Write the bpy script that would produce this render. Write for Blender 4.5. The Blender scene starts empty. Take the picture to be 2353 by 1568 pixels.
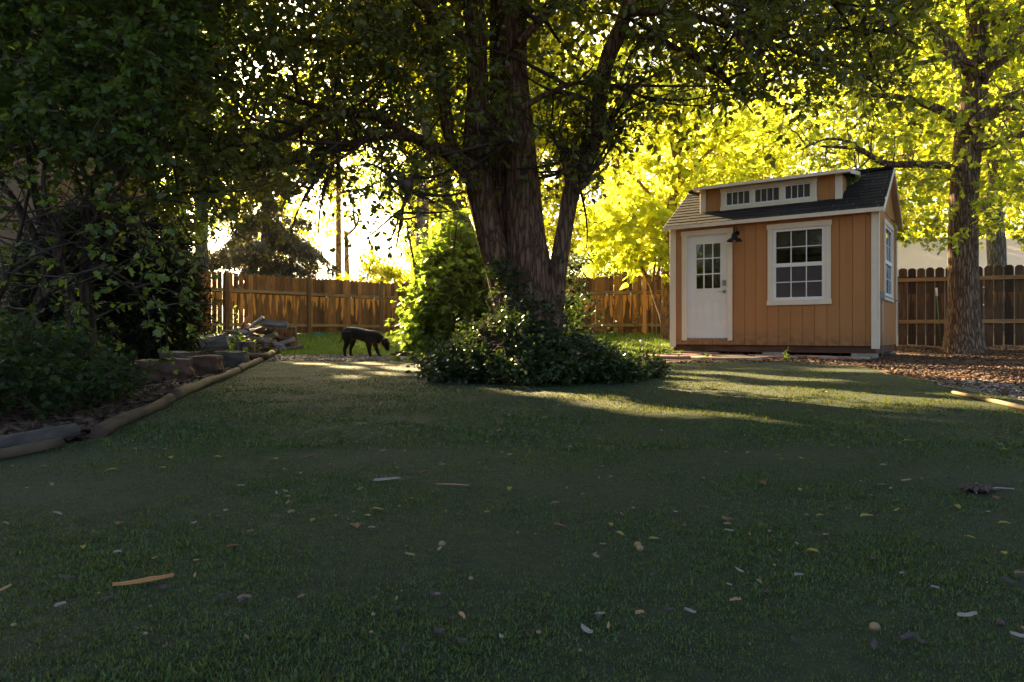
import bpy, bmesh, math, random
import numpy as np
from mathutils import Vector, Matrix

rng = np.random.default_rng(11)
random.seed(11)
C = bpy.context.scene.collection
SC = bpy.context.scene
R = math.radians

# ------------------------------------------------------------------ camera model used only to read distances off the photograph
F, CX, HY, CAMH = 1600.0, 1176.5, 769.0, 0.40
def P(px, py, Z):
    return np.array([(px - CX) / F * Z, Z, CAMH + (HY - py) / F * Z])
def G(px, py):                       # point of the flat near lawn
    Z = CAMH * F / (py - HY)
    return np.array([(px - CX) / F * Z, Z, 0.0])

SUN_AZ, SUN_EL = R(27.0), R(24.0)
S = np.array([-math.sin(SUN_AZ) * math.cos(SUN_EL), math.cos(SUN_AZ) * math.cos(SUN_EL), math.sin(SUN_EL)])

def smooth(t):
    t = np.clip(t, 0, 1)
    return t * t * (3 - 2 * t)
def g(x, y):                         # terrain height
    x = np.asarray(x, float); y = np.asarray(y, float)
    h = 0.40 * smooth((y - 12.5) / 10.0)
    b = 0.010 * np.sin(1.3 * x + .5) * np.sin(1.1 * y + .2) + 0.006 * np.sin(2.9 * x + 1.7 * y) + 0.004 * np.sin(5.1 * x - 3.3 * y + 1)
    return h + b * np.clip((y + 1) / 3, 0, 1)

# ------------------------------------------------------------------ object helpers
def link(o, parent=None):
    C.objects.link(o)
    if parent is not None:
        o.parent = parent
    return o
def tag(o, label=None, cat=None, group=None, kind=None):
    if label: o['label'] = label
    if cat: o['category'] = cat
    if group: o['group'] = group
    if kind: o['kind'] = kind
    return o
def thing(name, label, cat, loc=(0, 0, 0), rz=0.0, group=None):
    o = bpy.data.objects.new(name, None)
    o.empty_display_size = .2
    link(o)
    o.location = loc; o.rotation_euler = (0, 0, rz)
    return tag(o, label, cat, group)
def copy_tree(o, parent=None):
    c = o.copy(); C.objects.link(c); c.parent = parent
    for ch in [k for k in o.children]:
        copy_tree(ch, c)
    return c

def np_mesh(name, chunks, mats, smoothf=False):
    """chunks: list of (V (n,3), [face arrays (m,k)], material index)"""
    Vs, loops, starts, mi = [], [], [], []
    off = 0; ls = 0
    for V, faces, m in chunks:
        V = np.asarray(V, np.float32).reshape(-1, 3)
        for f in faces:
            f = np.asarray(f, np.int64)
            if f.size == 0: continue
            loops.append((f + off).ravel())
            starts.append(ls + np.arange(f.shape[0]) * f.shape[1])
            ls += f.size
            mi.append(np.full(f.shape[0], m, np.int32))
        Vs.append(V); off += len(V)
    V = np.concatenate(Vs); L = np.concatenate(loops).astype(np.int32)
    St = np.concatenate(starts).astype(np.int32); MI = np.concatenate(mi)
    me = bpy.data.meshes.new(name)
    me.vertices.add(len(V)); me.vertices.foreach_set('co', V.ravel())
    me.loops.add(len(L)); me.loops.foreach_set('vertex_index', L)
    me.polygons.add(len(St)); me.polygons.foreach_set('loop_start', St)
    me.polygons.foreach_set('material_index', MI)
    if smoothf:
        me.polygons.foreach_set('use_smooth', np.ones(len(St), bool))
    for m in mats: me.materials.append(m)
    me.update(calc_edges=True)
    return me
def np_obj(name, chunks, mats, parent=None, smoothf=False):
    return link(bpy.data.objects.new(name, np_mesh(name, chunks, mats, smoothf)), parent)

class MB:
    def __init__(s): s.v = []; s.f = []
    def add(s, verts, faces):
        o = len(s.v); s.v += [tuple(map(float, p)) for p in verts]; s.f += [tuple(i + o for i in f) for f in faces]
    def box(s, x0, x1, y0, y1, z0, z1, M=None):
        vs = [(x, y, z) for z in (z0, z1) for y in (y0, y1) for x in (x0, x1)]
        if M is not None: vs = [M @ Vector(p) for p in vs]
        s.add(vs, [(0, 2, 3, 1), (4, 5, 7, 6), (0, 1, 5, 4), (2, 6, 7, 3), (0, 4, 6, 2), (1, 3, 7, 5)])
    def prism(s, pts, d):            # polygon extruded by vector d
        n = len(pts); a = [Vector(p) for p in pts]; b = [p + Vector(d) for p in a]
        s.add(a + b, [tuple(range(n))[::-1], tuple(range(n, 2 * n))] + [(i, (i + 1) % n, n + (i + 1) % n, n + i) for i in range(n)])
    def tube(s, pts, rad, sides=8, cap=True, nz=None):
        V, fs = tube_np(pts, rad, sides, cap, nz)
        o = len(s.v); s.v += [tuple(p) for p in V]
        for f in fs: s.f += [tuple(int(i) + o for i in q) for q in f]
    def build(s, name, mat, parent=None, smoothf=False, bevel=0):
        me = bpy.data.meshes.new(name); me.from_pydata(s.v, [], s.f)
        if bevel:
            bm = bmesh.new(); bm.from_mesh(me)
            bmesh.ops.bevel(bm, geom=bm.edges[:], offset=bevel, segments=1, affect='EDGES', clamp_overlap=True)
            bm.to_mesh(me); bm.free()
        me.materials.append(mat)
        if smoothf:
            me.polygons.foreach_set('use_smooth', np.ones(len(me.polygons), bool))
        me.update()
        return link(bpy.data.objects.new(name, me), parent)

def resample(pts, rad, n):
    pts = np.asarray(pts, float); rad = np.asarray(rad, float)
    d = np.concatenate([[0], np.cumsum(np.linalg.norm(np.diff(pts, axis=0), axis=1))])
    # Catmull-Rom through the points
    t = np.linspace(0, d[-1], n); out = np.zeros((n, 3))
    k = np.clip(np.searchsorted(d, t, side='right') - 1, 0, len(pts) - 2)
    u = ((t - d[k]) / np.maximum(d[k + 1] - d[k], 1e-9))[:, None]
    p0 = pts[np.clip(k - 1, 0, None)]; p1 = pts[k]; p2 = pts[k + 1]; p3 = pts[np.clip(k + 2, None, len(pts) - 1)]
    out = .5 * ((2 * p1) + (-p0 + p2) * u + (2 * p0 - 5 * p1 + 4 * p2 - p3) * u ** 2 + (-p0 + 3 * p1 - 3 * p2 + p3) * u ** 3)
    return out, np.interp(t, d, rad)
def tube_np(pts, rad, sides=8, cap=True, nz=None):
    pts = np.asarray(pts, float); n = len(pts); rad = np.broadcast_to(np.asarray(rad, float), (n,))
    T = np.gradient(pts, axis=0); T /= np.linalg.norm(T, axis=1)[:, None] + 1e-12
    a = np.array([1.0, 0, 0]) if abs(T[0][0]) < .8 else np.array([0, 1.0, 0])
    U = np.zeros_like(pts)
    for i in range(n):
        a = a - T[i] * (a @ T[i]); a /= np.linalg.norm(a) + 1e-12; U[i] = a
    W = np.cross(T, U)
    th = np.arange(sides) * 2 * np.pi / sides
    r = np.repeat(rad[:, None], sides, 1)
    if nz is not None: r = r * nz(th[None, :], np.arange(n)[:, None] / max(n - 1, 1), pts)
    V = pts[:, None, :] + r[:, :, None] * (np.cos(th)[None, :, None] * U[:, None, :] + np.sin(th)[None, :, None] * W[:, None, :])
    V = V.reshape(-1, 3)
    i = np.arange(n - 1)[:, None] * sides; j = np.arange(sides)[None, :]; j2 = (j + 1) % sides
    Fq = np.stack([i + j, i + j2, i + sides + j2, i + sides + j], -1).reshape(-1, 4)
    fs = [Fq]
    if cap: fs.append(np.array([list(range(sides))[::-1]])); fs.append(np.array([list(range((n - 1) * sides, n * sides))]))
    return V, fs
def multi_tubes(PTS, RAD, sides=3):
    """PTS (N,K,3), RAD (N,K)"""
    N, K, _ = PTS.shape
    T = np.gradient(PTS, axis=1); T /= np.linalg.norm(T, axis=2)[..., None] + 1e-9
    a = np.where(np.abs(T[..., 2:3]) < .9, np.array([0, 0, 1.0]), np.array([1.0, 0, 0]))
    U = np.cross(T, a); U /= np.linalg.norm(U, axis=2)[..., None] + 1e-9
    W = np.cross(T, U)
    th = np.arange(sides) * 2 * np.pi / sides
    V = PTS[:, :, None, :] + RAD[:, :, None, None] * (np.cos(th)[None, None, :, None] * U[:, :, None, :] + np.sin(th)[None, None, :, None] * W[:, :, None, :])
    b = (np.arange(N) * K * sides)[:, None, None]; i = (np.arange(K - 1) * sides)[None, :, None]
    j = np.arange(sides)[None, None, :]; j2 = (j + 1) % sides
    Fq = np.stack([b + i + j, b + i + j2, b + i + sides + j2, b + i + sides + j], -1).reshape(-1, 4)
    return V.reshape(-1, 3), [Fq]

# ------------------------------------------------------------------ materials
def new_mat(name):
    m = bpy.data.materials.new(name); m.use_nodes = True
    nt = m.node_tree; nt.nodes.clear()
    o = nt.nodes.new('ShaderNodeOutputMaterial')
    return m, nt, o
def node(nt, kind, **kw):
    n = nt.nodes.new(kind)
    for k, v in kw.items():
        if k.startswith('i_'): n.inputs[k[2:].replace('_', ' ')].default_value = v
        else: setattr(n, k, v)
    return n
def ramp(nt, fac, stops):
    r = nt.nodes.new('ShaderNodeValToRGB'); nt.links.new(fac, r.inputs[0])
    e = r.color_ramp.elements
    while len(e) < len(stops): e.new(.5)
    for k, (p, c) in enumerate(stops):
        e[k].position = p; e[k].color = (*c, 1)
    return r.outputs[0]
def coords(nt, scale=(1, 1, 1), out='Object'):
    t = nt.nodes.new('ShaderNodeTexCoord'); mp = nt.nodes.new('ShaderNodeMapping')
    mp.inputs['Scale'].default_value = scale
    nt.links.new(t.outputs[out], mp.inputs['Vector'])
    return mp.outputs[0]
def mixcol(nt, fac, a, b, mode='MIX'):
    n = nt.nodes.new('ShaderNodeMix'); n.data_type = 'RGBA'; n.blend_type = mode
    for sock, val in ((n.inputs[0], fac), (n.inputs[6], a), (n.inputs[7], b)):
        if hasattr(val, 'is_linked'): nt.links.new(val, sock)
        else: sock.default_value = val if isinstance(val, (int, float)) else (*val, 1)
    return n.outputs[2]

def leaf_mat(name, dark, light, trans, tmix=.45, rough=.45, spec=.35, tvar=.45):
    m, nt, o = new_mat(name)
    geo = nt.nodes.new('ShaderNodeNewGeometry'); rnd = geo.outputs['Random Per Island']
    col = ramp(nt, rnd, [(0, dark), (1, light)])
    if spec:
        p = node(nt, 'ShaderNodeBsdfPrincipled'); p.inputs['Roughness'].default_value = rough
        p.inputs['Specular IOR Level'].default_value = spec
        nt.links.new(col, p.inputs['Base Color'])
    else:
        p = node(nt, 'ShaderNodeBsdfDiffuse'); nt.links.new(col, p.inputs['Color'])
    tr = nt.nodes.new('ShaderNodeBsdfTranslucent')
    t2 = tuple(c * (1 - tvar) for c in trans)
    t2 = (t2[0] * .8, t2[1], t2[2])
    w = nt.nodes.new('ShaderNodeMath'); w.operation = 'MULTIPLY'; w.inputs[1].default_value = 7.31
    fr = nt.nodes.new('ShaderNodeMath'); fr.operation = 'FRACT'
    nt.links.new(rnd, w.inputs[0]); nt.links.new(w.outputs[0], fr.inputs[0])
    nt.links.new(ramp(nt, fr.outputs[0], [(0, t2), (1, trans)]), tr.inputs['Color'])
    mx = nt.nodes.new('ShaderNodeMixShader'); mx.inputs[0].default_value = tmix
    nt.links.new(p.outputs[0], mx.inputs[1]); nt.links.new(tr.outputs[0], mx.inputs[2])
    nt.links.new(mx.outputs[0], o.inputs[0])
    return m
def bark_mat(name, c1, c2, c3, scale=1.0, strength=.9, dist=.02, zs=.16):
    m, nt, o = new_mat(name)
    v = coords(nt, (scale, scale, scale * zs))
    n1 = node(nt, 'ShaderNodeTexNoise'); n1.inputs['Scale'].default_value = 34; n1.inputs['Detail'].default_value = 6; n1.inputs['Roughness'].default_value = .65
    vo = node(nt, 'ShaderNodeTexVoronoi', feature='DISTANCE_TO_EDGE'); vo.inputs['Scale'].default_value = 26
    n2 = node(nt, 'ShaderNodeTexNoise'); n2.inputs['Scale'].default_value = 3.2; n2.inputs['Detail'].default_value = 3
    v2 = coords(nt, (scale, scale, scale))
    for n in (n1,): nt.links.new(v, n.inputs['Vector'])
    ad = nt.nodes.new('ShaderNodeVectorMath'); ad.operation = 'MULTIPLY_ADD'
    ad.inputs[1].default_value = (.05, .05, .05); nt.links.new(n1.outputs['Color'], ad.inputs[0]); nt.links.new(v, ad.inputs[2])
    nt.links.new(ad.outputs[0], vo.inputs['Vector']); nt.links.new(v2, n2.inputs['Vector'])
    crack = ramp(nt, vo.outputs['Distance'], [(0, (0, 0, 0)), (.22, (1, 1, 1))])
    base = ramp(nt, n1.outputs[0], [(.3, c1), (.7, c2)])
    base = mixcol(nt, ramp(nt, n2.outputs[0], [(.45, (0, 0, 0)), (.7, (.8, .8, .8))]), base, c3)
    dk = mixcol(nt, crack, tuple(c * .35 for c in c1), base)
    hgt = mixcol(nt, .45, crack, n1.outputs[0])
    b = nt.nodes.new('ShaderNodeBump'); b.inputs['Strength'].default_value = strength; b.inputs['Distance'].default_value = dist
    nt.links.new(hgt, b.inputs['Height'])
    p = node(nt, 'ShaderNodeBsdfPrincipled'); p.inputs['Roughness'].default_value = .9; p.inputs['Specular IOR Level'].default_value = .2
    nt.links.new(dk, p.inputs['Base Color']); nt.links.new(b.outputs[0], p.inputs['Normal']); nt.links.new(p.outputs[0], o.inputs[0])
    return m
def noise_mat(name, cols, scale=8, detail=5, rough=.85, spec=.25, bump=.3, dist=.01, sc=(1, 1, 1), island=0.0, rough_n=.6, metal=0):
    m, nt, o = new_mat(name)
    v = coords(nt, sc)
    n1 = node(nt, 'ShaderNodeTexNoise'); n1.inputs['Scale'].default_value = scale; n1.inputs['Detail'].default_value = detail; n1.inputs['Roughness'].default_value = rough_n
    nt.links.new(v, n1.inputs['Vector'])
    k = len(cols)
    c = ramp(nt, n1.outputs[0], [(.3 + .4 * i / max(k - 1, 1), cc) for i, cc in enumerate(cols)])
    if island:
        ge = nt.nodes.new('ShaderNodeNewGeometry')
        c = mixcol(nt, 1.0, c, ramp(nt, ge.outputs['Random Per Island'], [(0, (1 - island,) * 3), (1, (1, 1, 1))]), 'MULTIPLY')
    p = node(nt, 'ShaderNodeBsdfPrincipled'); p.inputs['Roughness'].default_value = rough; p.inputs['Specular IOR Level'].default_value = spec
    p.inputs['Metallic'].default_value = metal
    nt.links.new(c, p.inputs['Base Color'])
    if bump:
        b = nt.nodes.new('ShaderNodeBump'); b.inputs['Strength'].default_value = bump; b.inputs['Distance'].default_value = dist
        nt.links.new(n1.outputs[0], b.inputs['Height']); nt.links.new(b.outputs[0], p.inputs['Normal'])
    nt.links.new(p.outputs[0], o.inputs[0])
    return m

M = {}
M['leaf_pear'] = leaf_mat('pear_leaf', (.048, .060, .016), (.095, .114, .027), (.36, .36, .025), .40, .42, .35)
M['leaf_lobed'] = leaf_mat('lobed_leaf', (.040, .072, .024), (.075, .125, .036), (.30, .40, .035), .42, .5, .3)
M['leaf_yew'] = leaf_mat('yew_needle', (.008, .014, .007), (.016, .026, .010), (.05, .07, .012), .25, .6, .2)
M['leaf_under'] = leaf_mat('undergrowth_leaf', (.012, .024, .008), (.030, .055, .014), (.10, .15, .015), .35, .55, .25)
M['leaf_oak'] = leaf_mat('oak_leaf', (.04, .060, .012), (.06, .09, .016), (.72, .74, .06), .62, .5, .3, .3)
M['leaf_catalpa'] = leaf_mat('catalpa_leaf', (.07, .09, .018), (.10, .12, .02), (.97, .93, .09), .75, .5, .3, .2)
M['leaf_maple'] = leaf_mat('maple_leaf', (.04, .06, .012), (.07, .09, .018), (.92, .88, .038), .72, .55, .25, .5)
M['leaf_green'] = leaf_mat('elder_leaf', (.025, .05, .012), (.045, .085, .018), (.46, .60, .05), .55, .5, .3)
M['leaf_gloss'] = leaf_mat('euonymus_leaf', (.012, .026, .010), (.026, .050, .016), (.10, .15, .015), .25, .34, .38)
M['leaf_spruce'] = leaf_mat('spruce_needle', (.035, .05, .034), (.065, .085, .05), (.20, .20, .08), .25, .6, .2)
M['leaf_far'] = leaf_mat('far_leaf', (.06, .07, .02), (.09, .10, .025), (.93, .90, .09), .72, .6, .2, .2)
M['leaf_conifer'] = leaf_mat('dark_conifer', (.02, .04, .022), (.04, .06, .03), (.10, .15, .04), .3, .6, .2)
M['bark_main'] = bark_mat('brown_ridged_bark', (.115, .060, .036), (.225, .13, .08), (.15, .095, .064), 1.0, .65)
M['bark_oak'] = bark_mat('furrowed_oak_bark', (.13, .085, .052), (.31, .21, .138), (.20, .145, .10), .8, 1.0, .03)
M['bark_pale'] = bark_mat('pale_grey_bark', (.13, .11, .095), (.25, .22, .19), (.18, .17, .14), .8, .8, .02)
M['bark_tan'] = bark_mat('tan_smooth_bark', (.26, .15, .075), (.40, .25, .13), (.33, .2, .1), .9, .4, .01)
M['bark_dark'] = bark_mat('dark_shrub_bark', (.035, .022, .016), (.075, .05, .036), (.05, .038, .03))
M['twig'] = noise_mat('twig_bark', [(.03, .022, .018), (.06, .045, .035)], 20, 3, bump=0)
M['twig_tan'] = noise_mat('tan_twig_bark', [(.16, .11, .07), (.26, .19, .13)], 20, 3, bump=0)
M['twig_grey'] = noise_mat('grey_twig_bark', [(.10, .08, .065), (.20, .165, .135)], 20, 3, bump=0)

# ------------------------------------------------------------------ foliage
def tmpl(half):
    """half outline (u,v,w) from base to tip along +v; mirrored: two polygons folded on the midrib"""
    h = [(0, 0, 0)] + half + [(1, 0, half[-1][2] - .06)]
    n = len(half)
    V = h + [(u, -v, w) for u, v, w in half]
    f1 = list(range(n + 2))[::-1]
    f2 = [0] + list(range(n + 2, 2 * n + 2)) + [n + 1]
    return np.array(V, float), [np.array(f1), np.array(f2)]
T_OVAL = tmpl([(.28, .27, .07), (.66, .23, .04)])
T_LOBE = tmpl([(.02, .30, .05), (.22, .26, .03), (.42, .50, .08), (.52, .22, .02), (.74, .26, .03)])
T_HEART = tmpl([(-.05, .24, .04), (.22, .42, .09), (.6, .27, .04)])
T_RHOMB = (np.array([(0, 0, 0), (.45, .34, .06), (1, 0, -.05), (.45, -.34, .06)], float), [np.array([0, 3, 2, 1])])
T_NEEDLE = (np.array([(0, -.05, 0), (0, .05, 0), (1, 0, 0)], float), [np.array([0, 1, 2])])
T_BLADE = (np.array([(0, -.06, 0), (0, .06, 0), (.55, -.05, .10), (.55, .05, .10), (1, 0, .34)], float), [np.array([0, 1, 3, 2]), np.array([2, 3, 4])])

def norm(a): return a / (np.linalg.norm(a, axis=-1, keepdims=True) + 1e-9)
def leaves(pos, axis, nrm, size, T):
    N = len(pos); A = norm(axis); B = norm(np.cross(nrm, A)); Nn = np.cross(A, B)
    tv, tf = T; K = len(tv)
    V = pos[:, None, :] + size[:, None, None] * (tv[None, :, 0:1] * A[:, None, :] + tv[None, :, 1:2] * B[:, None, :] + tv[None, :, 2:3] * Nn[:, None, :])
    off = (np.arange(N) * K)[:, None]
    return V.reshape(-1, 3), [off + f[None, :] for f in tf]

# gaps carved in the crowns so that the low sun lands on chosen spots: (where it lands, half width)
RAYS = []
def ray(p, r): RAYS.append((np.asarray(p, float), r))
for (px, py, r) in [(1215, 893, .07), (1290, 905, .09), (1380, 922, .11), (1460, 938, .12), (1540, 948, .10), (1640, 952, .08), (1600, 918, .06),
                    (1740, 962, .07), (1850, 964, .07), (1950, 966, .05), (1560, 868, .16), (1660, 858, .20), (1780, 866, .18), (1880, 872, .14),
                    (1840, 905, .07), (1960, 905, .07), (2090, 915, .05), (2200, 930, .05), (2110, 998, .035), (2200, 1015, .04), (2290, 1034, .035),
                    (640, 845, .14), (720, 838, .16), (800, 846, .14), (860, 836, .16), (915, 846, .14), (700, 862, .09), (800, 866, .08), (880, 858, .1),
                    (2050, 842, .35), (2160, 856, .28), (2260, 868, .24), (2340, 880, .22), (1950, 850, .2), (2330, 850, .3), (2260, 915, .12), (2330, 940, .1)]:
    ray(G(px, py), r * 1.1)
for p, r in [((4.3, 18.6, 1.2), .9), ((4.4, 19, 3.0), 1.2), ((3.8, 18.8, 4.5), 1.4), ((4.6, 19, 6.0), 1.4), ((2.6, 18.6, 2.2), 1.0), ((3.0, 18.6, 3.6), 1.2), ((4.2, 18.5, .3), .7),
             ((5.0, 20, .3), .7), ((2.6, 20.4, .5), .7), ((9.3, 14.4, 3.4), .5), ((9.3, 14.4, 1.9), .25), ((8.6, 13.6, 5.2), .6), ((9.9, 14.2, 4.6), .4),
             ((3.4, 14.2, 2.75), .9), ((4.0, 14.3, 3.0), .7), ((-.4, 5.9, .5), .18), ((-.15, 5.8, .62), .2), ((.1, 5.7, .5), .14), ((-.3, 6.0, .85), .12), ((-5.3, 14.6, .55), .3), ((-5.5, 14.2, .3), .2),
             ((-1.3, 9.6, .7), .5), ((-1.7, 9.9, 1.1), .5), ((-1.5, 10, 1.9), .6), ((-.9, 10, 2.6), .6)]:
    ray(p, r)
for u_, v_ in ((-.3, -.35), (.1, -.5), (.6, -.8), (1.2, -1.1), (1.8, -1.4), (2.4, -1.7), (3.0, -2.0), (.2, -1.1), (1.0, -1.7)):
    c_, s_ = .821, -.571
    ray((3.16 + c_ * u_ - s_ * v_, 13.82 + s_ * u_ + c_ * v_, .05), .27)
RP = np.array([q[0] for q in RAYS]); RR = np.array([q[1] for q in RAYS])
def sunlit(p, skip=0.25, pad=0.0):
    out = np.zeros(len(p), bool)
    for a in range(0, len(p), 20000):
        d = p[a:a + 20000, None, :] - RP[None]
        t = d @ S
        perp = np.linalg.norm(d - t[..., None] * S, axis=2)
        jit = 1 + .25 * np.sin(p[a:a + 20000, 0:1] * 9 + p[a:a + 20000, 2:3] * 7)
        out[a:a + 20000] = ((perp < RR[None] * jit + pad) & (t > skip)).any(1)
    return out

def twig_crown(bases, dirs, lens, nleaf, lsize, T, leafm, twigm, droop=.35, trad=.004, spread=1.0, cut=True, flat=.6, K=5, skip=.25):
    """leafy twigs: thin bent tubes with leaves set along them"""
    N = len(bases); t = np.linspace(0, 1, K)
    side = norm(rng.normal(size=(N, 3)))
    pts = bases[:, None] + dirs[:, None] * (lens[:, None] * t)[..., None] + side[:, None] * (.18 * lens[:, None] * np.sin(t * 2.4 + rng.uniform(0, 3, N)[:, None]))[..., None]
    pts[..., 2] -= droop * lens[:, None] * t ** 2
    rad = trad * (1.15 - t)[None] * rng.uniform(.6, 1.4, N)[:, None]
    tv = multi_tubes(pts, rad, 3)
    n = int(nleaf)
    k = rng.uniform(.12, 1.0, (N, n)) * (K - 1.001); i = k.astype(int); u = (k - i)[..., None]
    ar = np.arange(N)[:, None]
    pos = pts[ar, i] * (1 - u) + pts[ar, i + 1] * u
    tan = norm(pts[ar, i + 1] - pts[ar, i])
    sd = norm(rng.normal(size=(N, n, 3))); sd[..., 2] *= .6
    ax = norm(tan * .5 + sd * spread + np.array([0, 0, -.25]))
    nr = norm(rng.normal(size=(N, n, 3)) * flat + np.array([0, 0, 1.0]))
    pos = pos + ax * .25 * lsize
    pos = pos.reshape(-1, 3); ax = ax.reshape(-1, 3); nr = nr.reshape(-1, 3)
    sz = lsize * rng.uniform(.6, 1.25, len(pos))
    if cut:
        keep = ~sunlit(pos, skip, .4 * lsize); pos, ax, nr, sz = pos[keep], ax[keep], nr[keep], sz[keep]
    lv = leaves(pos, ax, nr, sz, T)
    return (lv[0], lv[1], 0), (tv[0], tv[1], 1)

def ellipsoid(c, r, n, shell=.5):
    d = norm(rng.normal(size=(n, 3))); q = rng.uniform(0, 1, (n, 1)) ** (1 / 3.0 * (1 - shell) + .12)
    return np.asarray(c) + d * q * np.asarray(r), d

def clump_crown(c, r, n, lsize, T, clumps=40, cr=.35, cut=True, shell=.6, up=.3, hollow=True, skip=.3, zmin=None):
    cc, _ = ellipsoid(c, r, clumps, shell)
    idx = rng.integers(0, clumps, n)
    rr = np.mean(r) * cr * rng.uniform(.6, 1.3, clumps)
    p = cc[idx] + rng.normal(size=(n, 3)) * (rr[idx][:, None] * np.array([.62, .62, .42]))
    if zmin is not None: p = p[p[:, 2] > zmin]
    if cut: p = p[~sunlit(p, skip, .4 * lsize)]
    n = len(p)
    ax = norm(norm(p - np.asarray(c)) * .6 + rng.normal(size=(n, 3)) * .8 + np.array([0, 0, -.3]))
    nr = norm(rng.normal(size=(n, 3)) * .8 + np.array([0, 0, up + .5]))
    v = leaves(p, ax, nr, lsize * rng.uniform(.6, 1.3, n), T)
    return (v[0], v[1], 0), cc

def bark_nz(seed, lobes=5, amp=.07, fine=.05):
    r = np.random.default_rng(seed); ph = r.uniform(0, 6.28, 6)
    def f(th, t, pts):
        L = t * 9
        a = 1 + amp * np.sin(lobes * th + ph[0] + .8 * np.sin(L * .7 + ph[1])) * np.sin(L * .5 + ph[2])
        a = a + fine * np.abs(np.sin(9.5 * th + 1.4 * np.sin(L * 1.7 + ph[3]) + ph[4])) + fine * .4 * np.sin(17 * th + L * 3 + ph[5]) + .02 * np.sin(L * 5 + th * 2)
        return a
    return f
def limb(pts, rad, n=30, sides=16, seed=0, amp=.05, fine=.05):
    p, r = resample(pts, rad, n)
    return tube_np(p, r, sides, True, bark_nz(seed, 3, amp, fine))
def limbs_obj(name, specs, mat, parent, sides=16, n=30):
    ch = []
    for k, (pts, rad) in enumerate(specs):
        big = max(rad) > .12
        V, f = limb(pts, rad, n if not big else 60, sides if not big else 56, k * 7 + len(specs), .03 if not big else .035, .05 if not big else .036)
        ch.append((V, f, 0))
    return np_obj(name, ch, [mat], parent, True)
def side_branches(specs, count, length, rad, ch_mat_index=0, up=.1, sides=5):
    """secondary branches growing off the given limbs; returns a chunk and their points"""
    B, D = [], []
    for k in range(count):
        pts, rd = specs[rng.integers(0, len(specs))]
        p, r = resample(pts, rd, 20); i = rng.integers(5, 19)
        tdir = norm(p[i] - p[i - 1]); d = norm(tdir * .5 + norm(rng.normal(size=3)) + np.array([0, 0, up]))
        B.append(p[i]); D.append(d)
    B = np.array(B); D = np.array(D); L = length * rng.uniform(.5, 1.3, count)
    t = np.linspace(0, 1, 8); side = norm(rng.normal(size=(count, 3)))
    pts = B[:, None] + D[:, None] * (L[:, None] * t)[..., None] + side[:, None] * (.16 * L[:, None] * np.sin(t * 3.0))[..., None]
    pts[..., 2] -= .12 * L[:, None] * t ** 2
    k_ = (pts[:, -1, 2] > 2.15) | (pts[:, -1, 0] < 1.0); pts = pts[k_]; count = len(pts)
    R_ = rad * (1.1 - t)[None] * rng.uniform(.5, 1.3, count)[:, None]
    v = multi_tubes(pts, R_, sides)
    return (v[0], v[1], ch_mat_index), pts


# ================================================================== THE SETTING
def sheet(name, xs, ys, mask_poly, off, mat, kind='structure'):
    X, Y = np.meshgrid(xs, ys); Z = g(X, Y) + off
    nx, ny = len(xs), len(ys)
    V = np.stack([X, Y, Z], -1).reshape(-1, 3)
    i = np.arange(ny - 1)[:, None] * nx; j = np.arange(nx - 1)[None, :]
    Fq = np.stack([i + j, i + j + 1, i + nx + j + 1, i + nx + j], -1).reshape(-1, 4)
    o = np_obj(name, [(V, [Fq], 0)], [mat], None, True)
    return tag(o, kind=kind)
def strip_sheet(name, ys, xl, xr, n, off, mat):
    """sheet between two boundary curves xl(y), xr(y)"""
    ys = np.asarray(ys); a = xl(ys); b = xr(ys); t = np.linspace(0, 1, n)
    X = a[:, None] * (1 - t) + b[:, None] * t; Y = np.repeat(ys[:, None], n, 1); Z = g(X, Y) + off
    V = np.stack([X, Y, Z], -1).reshape(-1, 3); ny = len(ys)
    i = np.arange(ny - 1)[:, None] * n; j = np.arange(n - 1)[None, :]
    Fq = np.stack([i + j, i + j + 1, i + n + j + 1, i + n + j], -1).reshape(-1, 4)
    return tag(np_obj(name, [(V, [Fq], 0)], [mat], None, True), kind='structure')

M['soil'] = noise_mat('soil', [(.035, .024, .016), (.07, .048, .032), (.10, .07, .05)], 5, 8, bump=.6, dist=.02)
M['bed'] = noise_mat('leafy_soil', [(.022, .015, .010), (.05, .033, .022), (.085, .055, .038)], 14, 8, bump=.8, dist=.03)
M['mulch'] = noise_mat('mulch_ground', [(.04, .021, .014), (.085, .046, .03), (.13, .078, .052)], 16, 8, bump=.8, dist=.03)
M['path'] = noise_mat('gravelly_dirt', [(.13, .11, .10), (.24, .21, .19), (.34, .30, .28)], 22, 9, bump=.8, dist=.015)
M['lawn'] = noise_mat('lawn_thatch', [(.006, .014, .007), (.014, .026, .012), (.026, .040, .019)], 40, 9, bump=.9, dist=.012, rough_n=.75)
M['verge'] = noise_mat('rough_grass_ground', [(.02, .035, .010), (.04, .065, .015), (.06, .085, .02)], 12, 8, bump=.9, dist=.03)

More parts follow.
